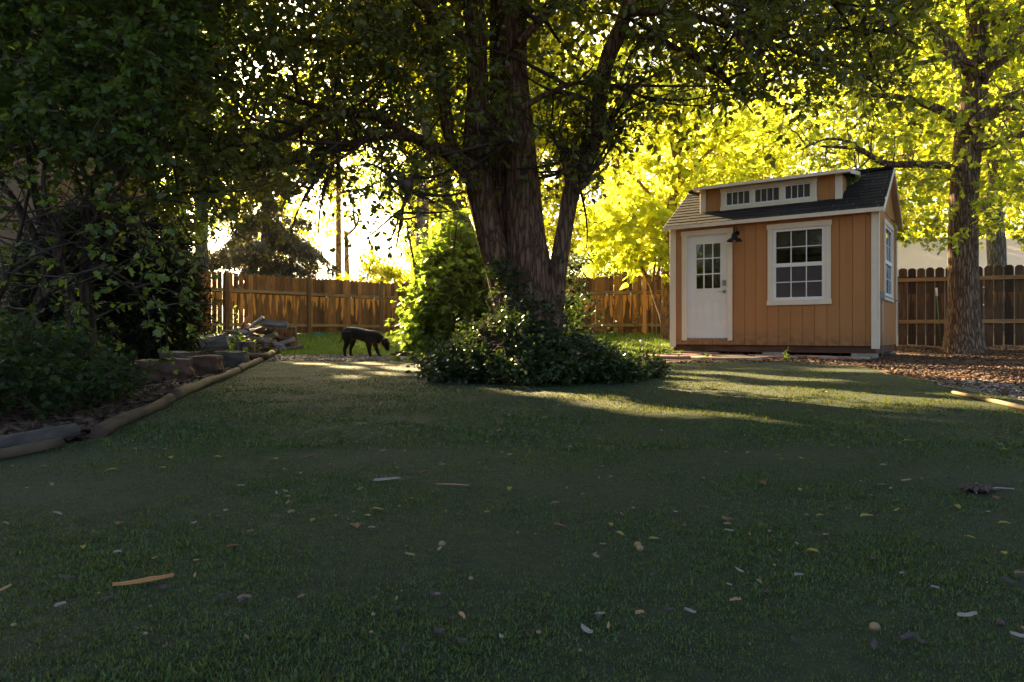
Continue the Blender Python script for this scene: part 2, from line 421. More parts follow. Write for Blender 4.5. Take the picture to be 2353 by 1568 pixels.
def wob(y, k, a=.05): return a * np.sin(y * 3.1 + k) + a * .6 * np.sin(y * 7.3 + 2 * k)
def lawn_xl(y): return np.where(y < 2.66, -1.594 - .324 * (2.66 - y), -1.575 - .28 * (y - 2.65))
def lawn_xr(y): return np.interp(y, [-2, 3, 4, 4.8, 6.3, 7.2, 9.0, 9.7, 10.2, 10.6], [2.9, 2.9, 2.93, 3.2, 3.66, 3.95, 4.3, 3.9, .8, -.6]) + wob(y, 1, .04)
axis = lambda lo, hi, far, n: np.concatenate([-np.geomspace(-far, -lo + 1, 14) if False else np.linspace(far, lo, 12)[:-1], np.linspace(lo, hi, n)])
gx = np.concatenate([[-2500, -900, -300, -120, -60, -30], np.linspace(-18, 18, 150), [30, 60, 120, 300, 900, 2500]])
gy = np.concatenate([[-600, -150, -40, -12], np.linspace(-4, 30, 150), [40, 60, 100, 200, 500, 1200, 3000]])
sheet('ground', gx, gy, None, -.035, M['soil'])
strip_sheet('lawn', np.linspace(-2.5, 10.6, 160), lawn_xl, lawn_xr, 90, 0, M['lawn'])
strip_sheet('planting_bed', np.linspace(-1, 17.2, 90), lambda y: np.full_like(y, -9.0), lambda y: lawn_xl(y) - .02, 60, -.008, M['bed'])
strip_sheet('mulch_bed', np.linspace(-1, 17.5, 120), lambda y: np.where(y < 9.6, lawn_xr(y) + .03, np.interp(y, [9.6, 11, 14, 17.5], [1.7, 2.1, 2.8, 5.5])), lambda y: np.full_like(y, 14.), 60, -.012, M['mulch'])
strip_sheet('dirt_path', np.linspace(10.2, 13.2, 40), lambda y: lawn_xl(y) + .05 + wob(y, 4), lambda y: np.interp(y, [10.2, 13.2], [2.0, 1.6]) + wob(y, 2), 60, -.018, M['path'])
strip_sheet('gravel_strip', np.linspace(3.2, 6.3, 40), lambda y: lawn_xr(y) + .02, lambda y: lawn_xr(y) + np.interp(y, [3.2, 4.8, 5.6, 6.3], [.7, .42, .3, .05]) + wob(y, 3, .06), 12, -.004, M['path'])
strip_sheet('rough_grass', np.linspace(12.9, 27, 80), lambda y: np.where(y < 17, lawn_xl(y) + .05, -9) + wob(y, 6), lambda y: np.full_like(y, 4.9) + wob(y, 5), 70, -.008, M['verge'])

# ---- grass blades
M['blade'] = leaf_mat('turf_blade', (.016, .036, .018), (.100, .166, .072), (.20, .19, .010), .34, .75, 0)
M['tall_blade'] = leaf_mat('tall_grass_blade', (.02, .045, .010), (.05, .09, .016), (.30, .42, .03), .40, .5, .3)
M['dry_blade'] = leaf_mat('dry_thatch', (.03, .028, .016), (.06, .05, .03), (.1, .09, .04), .2, .8, 0)
def turf(N, y0, y1, hmean, wmul, tall=False):
    y = np.exp(rng.uniform(math.log(y0), math.log(y1), N)); hw = .78 * y + 1.5
    x = rng.uniform(-1, 1, N) * hw
    k = (x > lawn_xl(y) + .03) & (x < lawn_xr(y) - .02)
    x, y = x[k], y[k]; n = len(x)
    cl = np.sin(x * 61 + 2 * np.sin(y * 37)) * np.sin(y * 57 + 2 * np.sin(x * 41)) + .6 * np.sin(x * 23 + 1.5 * np.sin(y * 19)) * np.sin(y * 27)
    h = hmean * rng.uniform(.5, 1.35, n) * np.clip(1 + .26 * cl, .6, 1.5) * (1 + .35 * np.sin(x * 5 + 1.3 * np.sin(y * 4)) * np.sin(y * 6.1))
    p = np.stack([x, y, g(x, y) - .001], -1)
    ang = rng.uniform(0, 6.283, n); lean = rng.uniform(.2, 2.6, n)
    ax = np.stack([np.cos(ang) * lean, np.sin(ang) * lean, np.ones(n)], -1)
    nr = norm(np.stack([np.cos(ang), np.sin(ang), -lean * .6], -1) * rng.choice([-1, 1], (n, 1)) + rng.normal(size=(n, 3)) * .35)
    Tm = (T_BLADE[0] * np.array([1, wmul, 1.0]), T_BLADE[1])
    v = leaves(p, ax, nr, h, Tm)
    return (v[0], v[1], 0)
ch1 = turf(680000, .62, 2.4, .0062, 2.0)
ch2 = turf(320000, 2.4, 10.6, .011, 2.8)
ch3 = turf(36000, .62, 4, .010, .9)
tag(np_obj('lawn_grass', [ch1, ch2, (ch3[0], ch3[1], 1)], [M['blade'], M['dry_blade']]), kind='stuff')
def tall_grass(name, N, xf, yr, hm):
    y = rng.uniform(yr[0], yr[1], N); a, b = xf(y); x = a + (b - a) * rng.uniform(0, 1, N)
    p = np.stack([x, y, g(x, y) - .01], -1); ang = rng.uniform(0, 6.283, N); lean = rng.uniform(.05, .6, N)
    ax = np.stack([np.cos(ang) * lean, np.sin(ang) * lean, np.ones(N)], -1)
    nr = np.stack([np.cos(ang), np.sin(ang), -lean], -1) + rng.normal(size=(N, 3)) * .2
    v = leaves(p, ax, nr, hm * rng.uniform(.4, 1.4, N) * (1 + .4 * np.sin(x * 4) * np.sin(y * 3)), (T_BLADE[0] * np.array([1, 1.1, 1.0]), T_BLADE[1]))
    return tag(np_obj(name, [(v[0], v[1], 0)], [M['tall_blade']]), kind='stuff')
tall_grass('rough_grass_blades', 80000, lambda y: (np.where(y < 17, lawn_xl(y) + .1, -6.5), np.full_like(y, 5.0)), (13.3, 23.5), .09)

# ---- mulch chips and leaf litter
def chips(N, xf, yr, size, zoff=0.0, mats=None, name='wood_mulch', ratio=.28):
    y = np.exp(rng.uniform(math.log(yr[0]), math.log(yr[1]), N)); a, b = xf(y); x = a + (b - a) * rng.uniform(0, 1, N)
    L = size * rng.uniform(.35, 1.5, N); W = L * ratio * rng.uniform(.5, 1.5, N); H = .004 + .12 * W
    ang = rng.uniform(0, 6.283, N); tilt = rng.normal(0, .25, N)
    ax = np.stack([np.cos(ang), np.sin(ang), tilt], -1); ax = norm(ax); up = norm(np.stack([rng.normal(0, .3, N), rng.normal(0, .3, N), np.ones(N)], -1))
    by = norm(np.cross(up, ax)); bz = np.cross(ax, by)
    c = np.stack([x, y, g(x, y) + zoff + .5 * H + np.abs(tilt) * L * .3], -1)
    sg = np.array([(i, j, k) for k in (-1, 1) for j in (-1, 1) for i in (-1, 1)], float)
    V = c[:, None] + .5 * (sg[None, :, 0:1] * (L[:, None] * ax)[:, None] * np.where(sg[:, 1:2] * sg[:, 2:3] > 0, 1, .8)[None] + sg[None, :, 1:2] * (W[:, None] * by)[:, None] + sg[None, :, 2:3] * (H[:, None] * bz)[:, None])
    q = np.array([(0, 2, 3, 1), (4, 5, 7, 6), (0, 1, 5, 4), (2, 6, 7, 3), (0, 4, 6, 2), (1, 3, 7, 5)])
    Fq = ((np.arange(N) * 8)[:, None, None] + q[None]).reshape(-1, 4)
    return (V.reshape(-1, 3), [Fq], 0)
M['chip'] = noise_mat('shredded_mulch', [(.07, .033, .021), (.15, .083, .054)], 30, 3, bump=.2, island=.75)
M['litter'] = noise_mat('leaf_litter', [(.05, .03, .02), (.12, .075, .05)], 30, 3, bump=.2, island=.8)
M['stone_chip'] = noise_mat('pale_gravel', [(.16, .14, .13), (.34, .31, .29)], 30, 3, bump=.2, island=.6)
c1 = chips(36000, lambda y: (np.where(y < 9.6, lawn_xr(y) + .05, np.interp(y, [9.6, 11, 14, 17], [2., 3.2, 5.4, 6.5])), np.where(y < 9, 8.5, 12.5)), (3.0, 16.6), .044)
tag(np_obj('wood_mulch', [c1], [M['chip']]), kind='stuff')
c2 = chips(16000, lambda y: (lawn_xl(y) - 2.2, lawn_xl(y) - .08), (1.6, 16.5), .05, ratio=.5)
tag(np_obj('leaf_litter', [c2], [M['litter']]), kind='stuff')
c3 = chips(5000, lambda y: (lawn_xl(y) + .1, np.full_like(y, 1.2)), (10.4, 13.2), .035, ratio=.7)
c4 = chips(2500, lambda y: (lawn_xr(y) + .03, lawn_xr(y) + .5), (3.2, 6.0), .02, ratio=.8)
tag(np_obj('gravel', [c3, c4], [M['stone_chip']]), kind='stuff')

# ================================================================== SHED
M['siding'] = noise_mat('tan_painted_siding', [(.37, .165, .057), (.41, .185, .066), (.44, .20, .074)], 3, 6, rough=.6, spec=.3, bump=.12, dist=.004, sc=(1, 1, .12), island=.10)
def splash(m, zlo, zhi):
    nt = m.node_tree; p = [n for n in nt.nodes if n.type == 'BSDF_PRINCIPLED'][0]; l = p.inputs['Base Color'].links[0].from_socket
    tc = nt.nodes.new('ShaderNodeTexCoord'); sp = nt.nodes.new('ShaderNodeSeparateXYZ'); nt.links.new(tc.outputs['Object'], sp.inputs[0])
    n = node(nt, 'ShaderNodeTexNoise'); n.inputs['Scale'].default_value = 9; n.inputs['Detail'].default_value = 7; nt.links.new(tc.outputs['Object'], n.inputs['Vector'])
    a = nt.nodes.new('ShaderNodeMapRange'); a.inputs[1].default_value = zlo; a.inputs[2].default_value = zhi; a.inputs[3].default_value = 1; a.inputs[4].default_value = 0; nt.links.new(sp.outputs[2], a.inputs[0])
    b = nt.nodes.new('ShaderNodeMath'); b.operation = 'MULTIPLY'; nt.links.new(a.outputs[0], b.inputs[0]); nt.links.new(ramp(nt, n.outputs[0], [(.35, (0, 0, 0)), (.7, (.8, .8, .8))]), b.inputs[1])
    nt.links.new(mixcol(nt, b.outputs[0], l, (.10, .062, .038)), p.inputs['Base Color'])
splash(M['siding'], .2, .55)
M['trim'] = noise_mat('cream_painted_trim', [(.66, .58, .46), (.72, .64, .52)], 5, 5, rough=.5, spec=.35, bump=.06, dist=.003)
M['door_white'] = noise_mat('white_door_paint', [(.66, .66, .64), (.72, .72, .70)], 3, 4, rough=.4, spec=.4, bump=.03, dist=.002)
M['vinyl'] = noise_mat('white_vinyl', [(.70, .70, .68), (.75, .75, .73)], 3, 3, rough=.35, spec=.4, bump=0)
M['shingle'] = noise_mat('asphalt_shingle', [(.010, .010, .0105), (.032, .029, .028)], 60, 6, rough=.95, spec=.15, bump=.5, dist=.004, island=.45)
M['black_metal'] = noise_mat('black_painted_metal', [(.006, .007, .008), (.010, .011, .012)], 10, 3, rough=.6, spec=.08, bump=0)
M['steel'] = noise_mat('brushed_steel', [(.30, .29, .28), (.42, .41, .40)], 30, 3, rough=.35, metal=.9, bump=0)
M['grey_metal'] = noise_mat('grey_galvanised', [(.22, .22, .22), (.32, .32, .32)], 20, 3, rough=.5, spec=.4, bump=0, metal=.4)
M['redwood'] = noise_mat('treated_skid', [(.08, .035, .024), (.16, .075, .05)], 8, 6, bump=.3, sc=(.3, 1, 1))
M['concrete'] = noise_mat('concrete_block', [(.22, .20, .18), (.34, .31, .28)], 20, 6, bump=.4)
M['inner'] = noise_mat('inside_lining', [(.26, .19, .12), (.36, .27, .18)], 4, 3, bump=0)
M['blind'] = noise_mat('beige_blind', [(.34, .31, .25), (.40, .37, .30)], 3, 3, bump=0, sc=(1, 1, 30))
def glass_mat(name, tint, refl=.09, rough=.02, mesh=0.0):
    m, nt, o = new_mat(name)
    t = nt.nodes.new('ShaderNodeBsdfTransparent'); t.inputs[0].default_value = (*tint, 1)
    gl = nt.nodes.new('ShaderNodeBsdfGlossy'); gl.inputs['Roughness'].default_value = rough
    fr = nt.nodes.new('ShaderNodeLayerWeight'); fr.inputs['Blend'].default_value = .35
    ad = nt.nodes.new('ShaderNodeMath'); ad.operation = 'MULTIPLY_ADD'; ad.inputs[1].default_value = .5; ad.inputs[2].default_value = refl
    nt.links.new(fr.outputs['Fresnel'], ad.inputs[0])
    mx = nt.nodes.new('ShaderNodeMixShader'); nt.links.new(ad.outputs[0], mx.inputs[0])
    nt.links.new(t.outputs[0], mx.inputs[1]); nt.links.new(gl.outputs[0], mx.inputs[2])
    df = nt.nodes.new('ShaderNodeBsdfDiffuse'); df.inputs[0].default_value = (.17, .155, .16, 1)      # insect mesh
    m2 = nt.nodes.new('ShaderNodeMixShader'); m2.inputs[0].default_value = mesh
    nt.links.new(mx.outputs[0], m2.inputs[1]); nt.links.new(df.outputs[0], m2.inputs[2]); nt.links.new(m2.outputs[0], o.inputs[0])
    return m
M['glass'] = glass_mat('window_glass', (.75, .78, .76), .10)
M['screen'] = glass_mat('screened_glass', (.5, .48, .5), .06, .10, .38)

L, W, Z0, Z1 = 3.66, 2.60, .205, 2.575      # local frame: x along the front, y to the back, z up
rz_shed = math.atan2(-.571, .821)
shed = thing('garden_shed', 'small tan painted garden shed with white trim, a dormer and a half-glazed white door', 'shed', (3.16, 13.82, 0), rz_shed)

def siding(mb, w, openings, frame, gw=.2032, first=.02, th=.03):
    """vertical groove siding over 0..w, Z0..Z1; frame maps (u, depth, z) -> local xyz"""
    cuts = [0] + [first + gw * k for k in range(0, int(w / gw) + 2) if 0.03 < first + gw * k < w - .03] + [w]
    for a, b in zip(cuts[:-1], cuts[1:]):
        xs = sorted({a, b} | {q for o in openings for q in (o[0], o[1]) if a < q < b})
        for p, q in zip(xs[:-1], xs[1:]):
            sp = [(Z0, Z1)]
            for o in openings:
                if o[0] < (p + q) / 2 < o[1]:
                    sp = [r for s0, s1 in sp for r in ((s0, min(s1, o[2])), (max(s0, o[3]), s1)) if r[1] - r[0] > .002]
            for s0, s1 in sp:
                ga = .004 if p == a and a > 0 else 0; gb = .004 if q == b and b < w else 0
                fbox(mb, frame, p + ga, q - gb, 0, .012, s0, s1)
                fbox(mb, frame, p, q, .012, .05, s0, s1)
def fbox(mb, fr, u0, u1, d0, d1, z0, z1):
    vs = [fr(u, d, z) for z in (z0, z1) for d in (d0, d1) for u in (u0, u1)]
    mb.add(vs, [(0, 2, 3, 1), (4, 5, 7, 6), (0, 1, 5, 4), (2, 6, 7, 3), (0, 4, 6, 2), (1, 3, 7, 5)])
fr_front = lambda u, d, z: (u, d, z)
fr_right = lambda u, d, z: (L - d, u, z)
fr_left = lambda u, d, z: (d, W - u, z)
fr_back = lambda u, d, z: (L - u, W - d, z)
def fparts(fr):
    def f(u0, u1, d0, d1, z0, z1, name, mat, parent, bevel=.003):
        mb = MB(); fbox(mb, fr, u0, u1, d0, d1, z0, z1); return mb.build(name, mat, parent, bevel=bevel)
    return f
DO = (.33, 1.13, .30, 2.32); WO = (1.954, 2.834, 1.02, 2.31)
mb = MB(); siding(mb, L, [DO, WO], fr_front); mb.build('front_wall', M['siding'], shed)
SW = (.80, 1.86, 1.10, 2.36)
def gable(fr):
    mb = MB(); mb2 = MB()
    siding(mb, W - .1, [(SW[0] - .05, SW[1] - .05, SW[2], SW[3])] if fr is fr_right else [], lambda u, d, z: fr(u + .05, d, z))
    slope = .65
    for k in range(14):                                   # gable triangle in strips, a seam above the wall
        a, b = max(0, .02 + .2032 * (k - 1)) + .003, min(W, .02 + .2032 * k) - .003
        if b <= a: continue
        za, zb = [Z1 + .012 + slope * (min(u, W - u) + .02) for u in (a, b)]
        pts = [(a, Z1 + .006), (b, Z1 + .006), (b, zb)] + ([(W / 2, Z1 + .012 + slope * (W / 2 + .02))] if a < W / 2 < b else []) + [(a, za)]
        n = len(pts); v = [fr(u, -.006, z) for u, z in pts] + [fr(u, .04, z) for u, z in pts]
        mb.add(v, [tuple(range(n)), tuple(range(n, 2 * n))[::-1]] + [(i, i + n, (i + 1) % n + n, (i + 1) % n) for i in range(n)])
    return mb.build('gable_wall', M['siding'], shed)
gable(fr_right); gable(fr_left)
mb = MB(); siding(mb, L, [], fr_back); mb.build('back_wall', M['siding'], shed)
mb = MB(); mb.box(.051, L - .051, .051, W - .051, Z0 + .02, Z0 + .12); mb.build('inside_floor', M['inner'], shed)
mb = MB(); mb.box(.06, L - .06, W - .075, W - .055, Z0 + .13, Z1); mb.box(.06, .075, .06, W - .08, Z0 + .13, Z1); mb.build('inside_lining', M['inner'], shed)
mb = MB()
for (a, b, c, d) in ((1.7, 1.76, 1.2, 2.1), (2.5, 2.56, 1.2, 2.1), (1.76, 2.5, 1.2, 1.26), (1.76, 2.5, 2.04, 2.1)): mb.box(a, b, W - .10, W - .076, c, d)
mb.build('inside_window_frame', M['black_metal'], shed)
ff = fparts(fr_front); fR = fparts(fr_right); fL = fparts(fr_left); fB = fparts(fr_back)
# corner boards
for (u0, u1, f) in ((0.0, .10, ff), (L - .10, L, ff)):
    f(u0, u1, -.022, -.001, Z0 - .05, Z1 + .01, 'corner_board', M['trim'], shed)
fR(-.022, .06, -.022, -.001, Z0 - .05, Z1 + .01, 'corner_board', M['trim'], shed)
fR(W - .07, W, -.022, -.001, Z0 - .03, Z1 + .01, 'corner_board', M['trim'], shed)
fL(0, .07, -.022, -.001, Z0 - .03, Z1 + .01, 'corner_board', M['trim'], shed); fL(W - .06, W + .022, -.022, -.001, Z0 - .05, Z1 + .01, 'corner_board', M['trim'], shed)
# door
door = MB(); ux0, ux1, uz0, uz1 = .362, 1.098, .335, 2.295
gx0, gx1, gz0, gz1 = .487, 1.005, 1.262, 2.168
for b in ((ux0, gx0, uz0, uz1), (gx1, ux1, uz0, uz1), (gx0, gx1, uz0, gz0), (gx0, gx1, gz1, uz1)): door.box(b[0], b[1], .012, .05, b[2], b[3])
for a, b in ((gx0, gx0 + .025), (gx1 - .025, gx1)): door.box(a, b, .004, .0125, gz0, gz1)
for a, b in ((gz0, gz0 + .025), (gz1 - .025, gz1)): door.box(gx0 + .025, gx1 - .025, .004, .0125, a, b)
for a, b in ((.50, .70), (.80, 1.0)):                     # two raised panels
    for q in ((a, b, .58, .60), (a, b, 1.06, 1.08), (a, a + .02, .60, 1.06), (b - .02, b, .60, 1.06)): door.box(q[0], q[1], .006, .0125, q[2], q[3])
    door.box(a + .045, b - .045, .007, .0125, .645, 1.015)
dr = door.build('door', M['door_white'], shed)
mb = MB(); w3 = (gx1 - gx0) / 3; h3 = (gz1 - gz0) / 3
for k in (1, 2):
    mb.box(gx0 + w3 * k - .01, gx0 + w3 * k + .01, .006, .02, gz0 + .025, gz1 - .025)
for k in (1, 2):
    for j in range(3):
        a = gx0 + w3 * j + (.01 if j else .025); b = gx0 + w3 * (j + 1) - (.01 if j < 2 else .025)
        mb.box(a, b, .006, .02, gz0 + h3 * k - .01, gz0 + h3 * k + .01)
mb.build('muntin', M['vinyl'], dr)
mb = MB(); mb.box(gx0 + .002, gx1 - .002, .024, .029, gz0 + .002, gz1 - .002); mb.build('pane', M['glass'], dr)
mb = MB(); mb.box(gx0 + .01, gx1 - .01, .036, .040, gz1 - .33, gz1 - .01); mb.build('blind', M['blind'], dr)
mb = MB(); mb.tube([(1.055, .012, 1.215), (1.055, -.05, 1.215)], [.014, .012], 10); mb.tube([(1.06, -.048, 1.215), (.95, -.052, 1.212)], [.009, .007], 8)
mb.box(1.03, 1.08, .003, .0115, 1.185, 1.245); mb.build('handle', M['steel'], dr)
mb = MB(); mb.box(1.025, 1.085, -.008, .0115, 1.33, 1.43); mb.tube([(1.055, -.008, 1.38), (1.055, -.02, 1.38)], [.018, .018], 10); mb.build('lock', M['grey_metal'], dr)
ff(ux0 - .005, ux1 + .005, -.01, .05, .303, .333, 'threshold', M['grey_metal'], shed)
ff(.225, .333, -.024, -.001, .285, 2.32, 'door_trim', M['trim'], shed); ff(1.125, 1.215, -.024, -.001, .285, 2.32, 'door_trim', M['trim'], shed)
ff(.21, 1.225, -.027, -.001, 2.321, 2.415, 'door_trim', M['trim'], shed)
ff(.333, .361, .002, .05, .334, 2.319, 'door_jamb', M['vinyl'], shed, 0); ff(1.099, 1.125, .002, .05, .334, 2.319, 'door_jamb', M['vinyl'], shed, 0)
ff(.361, 1.099, .002, .05, 2.297, 2.319, 'door_jamb', M['vinyl'], shed, 0)
# sash windows
def sash_window(u0, u1, z0, z1, f, fr, tr=.095, screen=True):
    ft = lambda *a: f(*a)
    wf = MB()
    for q in ((u0, u0 + .05, z0, z1), (u1 - .05, u1, z0, z1), (u0 + .05, u1 - .05, z0, z0 + .05), (u0 + .05, u1 - .05, z1 - .05, z1)): fbox(wf, fr, q[0], q[1], -.012, .05, q[2], q[3])
    zm = z0 + (z1 - z0) * .49; fbox(wf, fr, u0 + .05, u1 - .05, -.008, .03, zm - .035, zm + .035)
    win = wf.build('window', M['vinyl'], shed, bevel=.003)
    for (a, b, dd, mt) in ((z0 + .05, zm - .035, .012, M['screen'] if screen else M['glass']), (zm + .035, z1 - .05, .018, M['glass'])):
        mb = MB(); fbox(mb, fr, u0 + .051, u1 - .051, dd, dd + .005, a + .001, b - .001); mb.build('pane', mt, win)
        mb = MB(); ww = (u1 - u0 - .1) / 3
        for k in (1, 2): fbox(mb, fr, u0 + .05 + ww * k - .008, u0 + .05 + ww * k + .008, dd - .011, dd - .002, a, b)
        for k in range(3): fbox(mb, fr, u0 + .05 + ww * k + (.008 if k else 0), u0 + .05 + ww * (k + 1) - (.008 if k < 2 else 0), dd - .011, dd - .002, (a + b) / 2 - .008, (a + b) / 2 + .008)
        mb.build('muntin', M['vinyl'], win)
    f(u0 - tr, u0 - .001, -.024, -.001, z0 - .0, z1, 'window_trim', M['trim'], shed); f(u1 + .001, u1 + tr, -.024, -.001, z0, z1, 'window_trim', M['trim'], shed)
    f(u0 - tr - .015, u1 + tr + .015, -.029, -.001, z1 + .001, z1 + .095, 'window_trim', M['trim'], shed)
    f(u0 - tr - .012, u1 + tr + .012, -.034, -.001, z0 - .09, z0 - .001, 'window_sill', M['trim'], shed)
    return win
sash_window(1.954, 2.834, 1.02, 2.31, ff, fr_front)
sash_window(SW[0], SW[1], SW[2], SW[3], fR, fr_right, .085, False)
mb = MB(); mb.box(2.02, 2.77, .042, .046, 1.93, 2.24); mb.build('blind', M['blind'], shed)
# skids and blocks
for y0 in (.06, W - .2): 
    mb = MB(); mb.box(.03, L - .03, y0, y0 + .14, .075, Z0); mb.build('skid', M['redwood'], shed, bevel=.006)
mb = MB(); mb.box(L - .17, L - .03, .205, W - .205, .075, Z0); mb.build('skid', M['redwood'], shed, bevel=.006)
for bx, by in ((.12, .03), (1.75, .03), (L - .42, .03), (L - .4, W - .35), (.1, W - .35)):
    mb = MB(); mb.box(bx, bx + .4, by + .0, by + .2, -.06, .075); mb.build('block', M['concrete'], shed, bevel=.008)
# roof
SL = .65; ang = math.atan(SL); zr = Z1 + .03
def roof_z(v): return zr + SL * min(v, W - v)
def roof_plane(sign):
    mb = MB(); fr = (lambda v: v) if sign > 0 else (lambda v: W - v)
    a, b = -.11, W / 2
    pts = [(-.09, fr(a), roof_z(a) - .0), (L + .09, fr(a), roof_z(a)), (L + .09, fr(b), roof_z(b)), (-.09, fr(b), roof_z(b))]
    mb.prism(pts, (0, 0, -.022)); return mb
for sgn in (1, -1): roof_plane(sgn).build('roof_deck', M['trim'], shed)
def shingles(x0, x1, v0, v1, z_of, fr=lambda v: v, holes=None):
    mb = MB(); n = 0; step = .135; v = v0; row = 0
    dv = step * math.cos(ang)
    while v < v1 - .01:
        x = x0 - (row % 3) * .105
        while x < x1 - .005:
            w = .315 * random.uniform(.92, 1.08); xa, xb = max(x, x0), min(x + w - .005, x1)
            ve = min(v + dv * 1.25, v1)
            if xb - xa > .02 and not (holes and holes((xa + xb) / 2, v + dv / 2)):
                lift = random.uniform(.0, .004)
                za, zb = z_of(v) + .013 + lift, z_of(ve) + .004
                p = [(xa, fr(v), za), (xb, fr(v), za), (xb, fr(ve), zb), (xa, fr(ve), zb)]
                if fr(1) < fr(0): p = p[::-1]
                mb.prism(p, (0, 0, -.008))
            x += w
        v += dv; row += 1
    return mb
DX0, DX1, DV, DZ = .49, 3.05, .32, 3.262
roofA = shingles(-.10, L + .10, -.125, W / 2, roof_z, holes=lambda x, v: DX0 + .02 < x < DX1 - .02 and v > DV + .1)
roofA.build('roof', M['shingle'], shed)
shingles(-.10, L + .10, -.125, W / 2, roof_z, fr=lambda v: W - v).build('roof', M['shingle'], shed)
mb = MB()
for k in range(26): mb.box(-.10 + k * .148, -.10 + k * .148 + .15, W / 2 - .11, W / 2 + .11, roof_z(W / 2) - .03 + .004 * (k % 2), roof_z(W / 2) + .022 + .004 * (k % 2))
mb.build('ridge_cap', M['shingle'], shed, bevel=.004)
# fascia and rakes
mb = MB(); mb.box(-.09, L + .09, -.135, -.112, roof_z(-.11) - .075, roof_z(-.11) - .006); mb.box(-.085, L + .085, -.111, -.03, roof_z(-.11) - .06, roof_z(-.11) - .04); mb.build('fascia', M['trim'], shed)
mb = MB(); mb.box(-.09, L + .09, W + .112, W + .135, roof_z(-.11) - .075, roof_z(-.11) - .006); mb.build('fascia', M['trim'], shed)
for x in (-.115, L + .091):
    for fr in (lambda v: v, lambda v: W - v):
        mb = MB(); a, b = -.135, W / 2
        p = [(x, fr(a), roof_z(a) - .085), (x, fr(b), roof_z(b) - .085), (x, fr(b), roof_z(b) + .0), (x, fr(a), roof_z(a) + .0)]
        mb.prism(p, (.024, 0, 0)); mb.build('rake_board', M['trim'], shed)
# dormer
dw = MB(); ps = [(1.002, 1.439), (1.5435, 1.979), (2.094, 2.52)]; pz0, pz1 = 2.905, 3.14
cu = sorted([DX0] + [DX0 + .13 + .2032 * k for k in range(12)] + [DX1, .898, 2.632])
for a, b in zip(cu[:-1], cu[1:]):
    if a > .89 and b < 2.64:
        sp = [(2.70, pz0 - .03), (pz1 + .03, DZ)]
    else: sp = [(2.70, DZ)]
    for s0, s1 in sp: dw.box(a + (.003 if a != .898 else 0), b - (.003 if b != .898 else 0), DV, DV + .02, s0, s1)
dw.box(DX0, DX1, DV + .02, DV + .04, 3.17, DZ)
dw.box(DX0, DX1, DV + .02, DV + .04, 2.7, 2.87)
dm = dw.build('dormer', M['siding'], shed)
for x in (DX0, DX1 - .03):                                # cheeks
    vb = (DZ - zr) / SL
    mb = MB(); mb.prism([(x, DV + .041, roof_z(DV) - .02), (x, vb + .1, DZ), (x, DV + .041, DZ)], (.03, 0, 0)); mb.build('cheek', M['siding'], dm)
fd = lambda u0, u1, y0, y1, z0, z1, name, mat: (lambda mb: (mb.box(u0, u1, y0, y1, z0, z1), mb.build(name, mat, dm, bevel=.003))[1])(MB())
fd(DX0 - .01, DX0 + .10, DV - .022, DV - .001, roof_z(DV) - .03, DZ - .002, 'corner_board', M['trim']); fd(DX1 - .11, DX1 + .01, DV - .022, DV - .001, roof_z(DV) - .03, DZ - .002, 'corner_board', M['trim'])
ys_, ye_ = DV - .026, DV - .001
fd(.88, 2.65, ys_ - .004, ye_, pz1 + .025, pz1 + .10, 'window_trim', M['trim']); fd(.885, 2.645, ys_ - .006, ye_, pz0 - .10, pz0 - .022, 'window_trim', M['trim'])
edges = [.895, ps[0][0] - .02, ps[0][1] + .02, ps[1][0] - .02, ps[1][1] + .02, ps[2][0] - .02, ps[2][1] + .02, 2.635]
for a, b in zip(edges[::2], edges[1::2]): fd(a, b, ys_, ye_, pz0 - .021, pz1 + .024, 'window_trim', M['trim'])
for a, b in ps:
    mb = MB()
    for q in ((a - .019, a, pz0 - .02, pz1 + .02), (b, b + .019, pz0 - .02, pz1 + .02), (a, b, pz0 - .02, pz0), (a, b, pz1, pz1 + .02)): mb.box(q[0], q[1], DV - .012, DV + .03, q[2], q[3])
    for k in (1, 2, 3): u = a + (b - a) * k / 4; mb.box(u - .006, u + .006, DV - .008, DV + .004, pz0, pz1)
    w_ = mb.build('window', M['vinyl'], dm)
    mb = MB(); mb.box(a + .001, b - .001, DV + .006, DV + .010, pz0 + .001, pz1 - .001); mb.build('pane', M['screen'], w_)
mb = MB(); mb.prism([(DX0 - .09, DV - .14, DZ + .005), (DX1 + .15, DV - .14, DZ + .005), (DX1 + .15, W / 2 - .02, DZ + .19), (DX0 - .09, W / 2 - .02, DZ + .19)], (0, 0, -.02 + .05)); mb.build('dormer_roof', M['shingle'], dm)
fd(DX0 - .1, DX1 + .16, DV - .165, DV - .141, DZ - .028, DZ + .026, 'fascia', M['trim'])
mb = MB(); mb.box(DX0 - .09, DX1 + .14, DV - .14, DV + .05, DZ - .008, DZ + .004); mb.build('soffit', M['trim'], dm)
for x in (DX0 - .1, DX1 + .15):
    mb = MB(); mb.prism([(x, DV - .14, DZ - .05), (x, W / 2 - .1, DZ + .10), (x, W / 2 - .1, DZ + .17), (x, DV - .14, DZ + .02)], (.02, 0, 0)); mb.build('rake_board', M['trim'], dm)
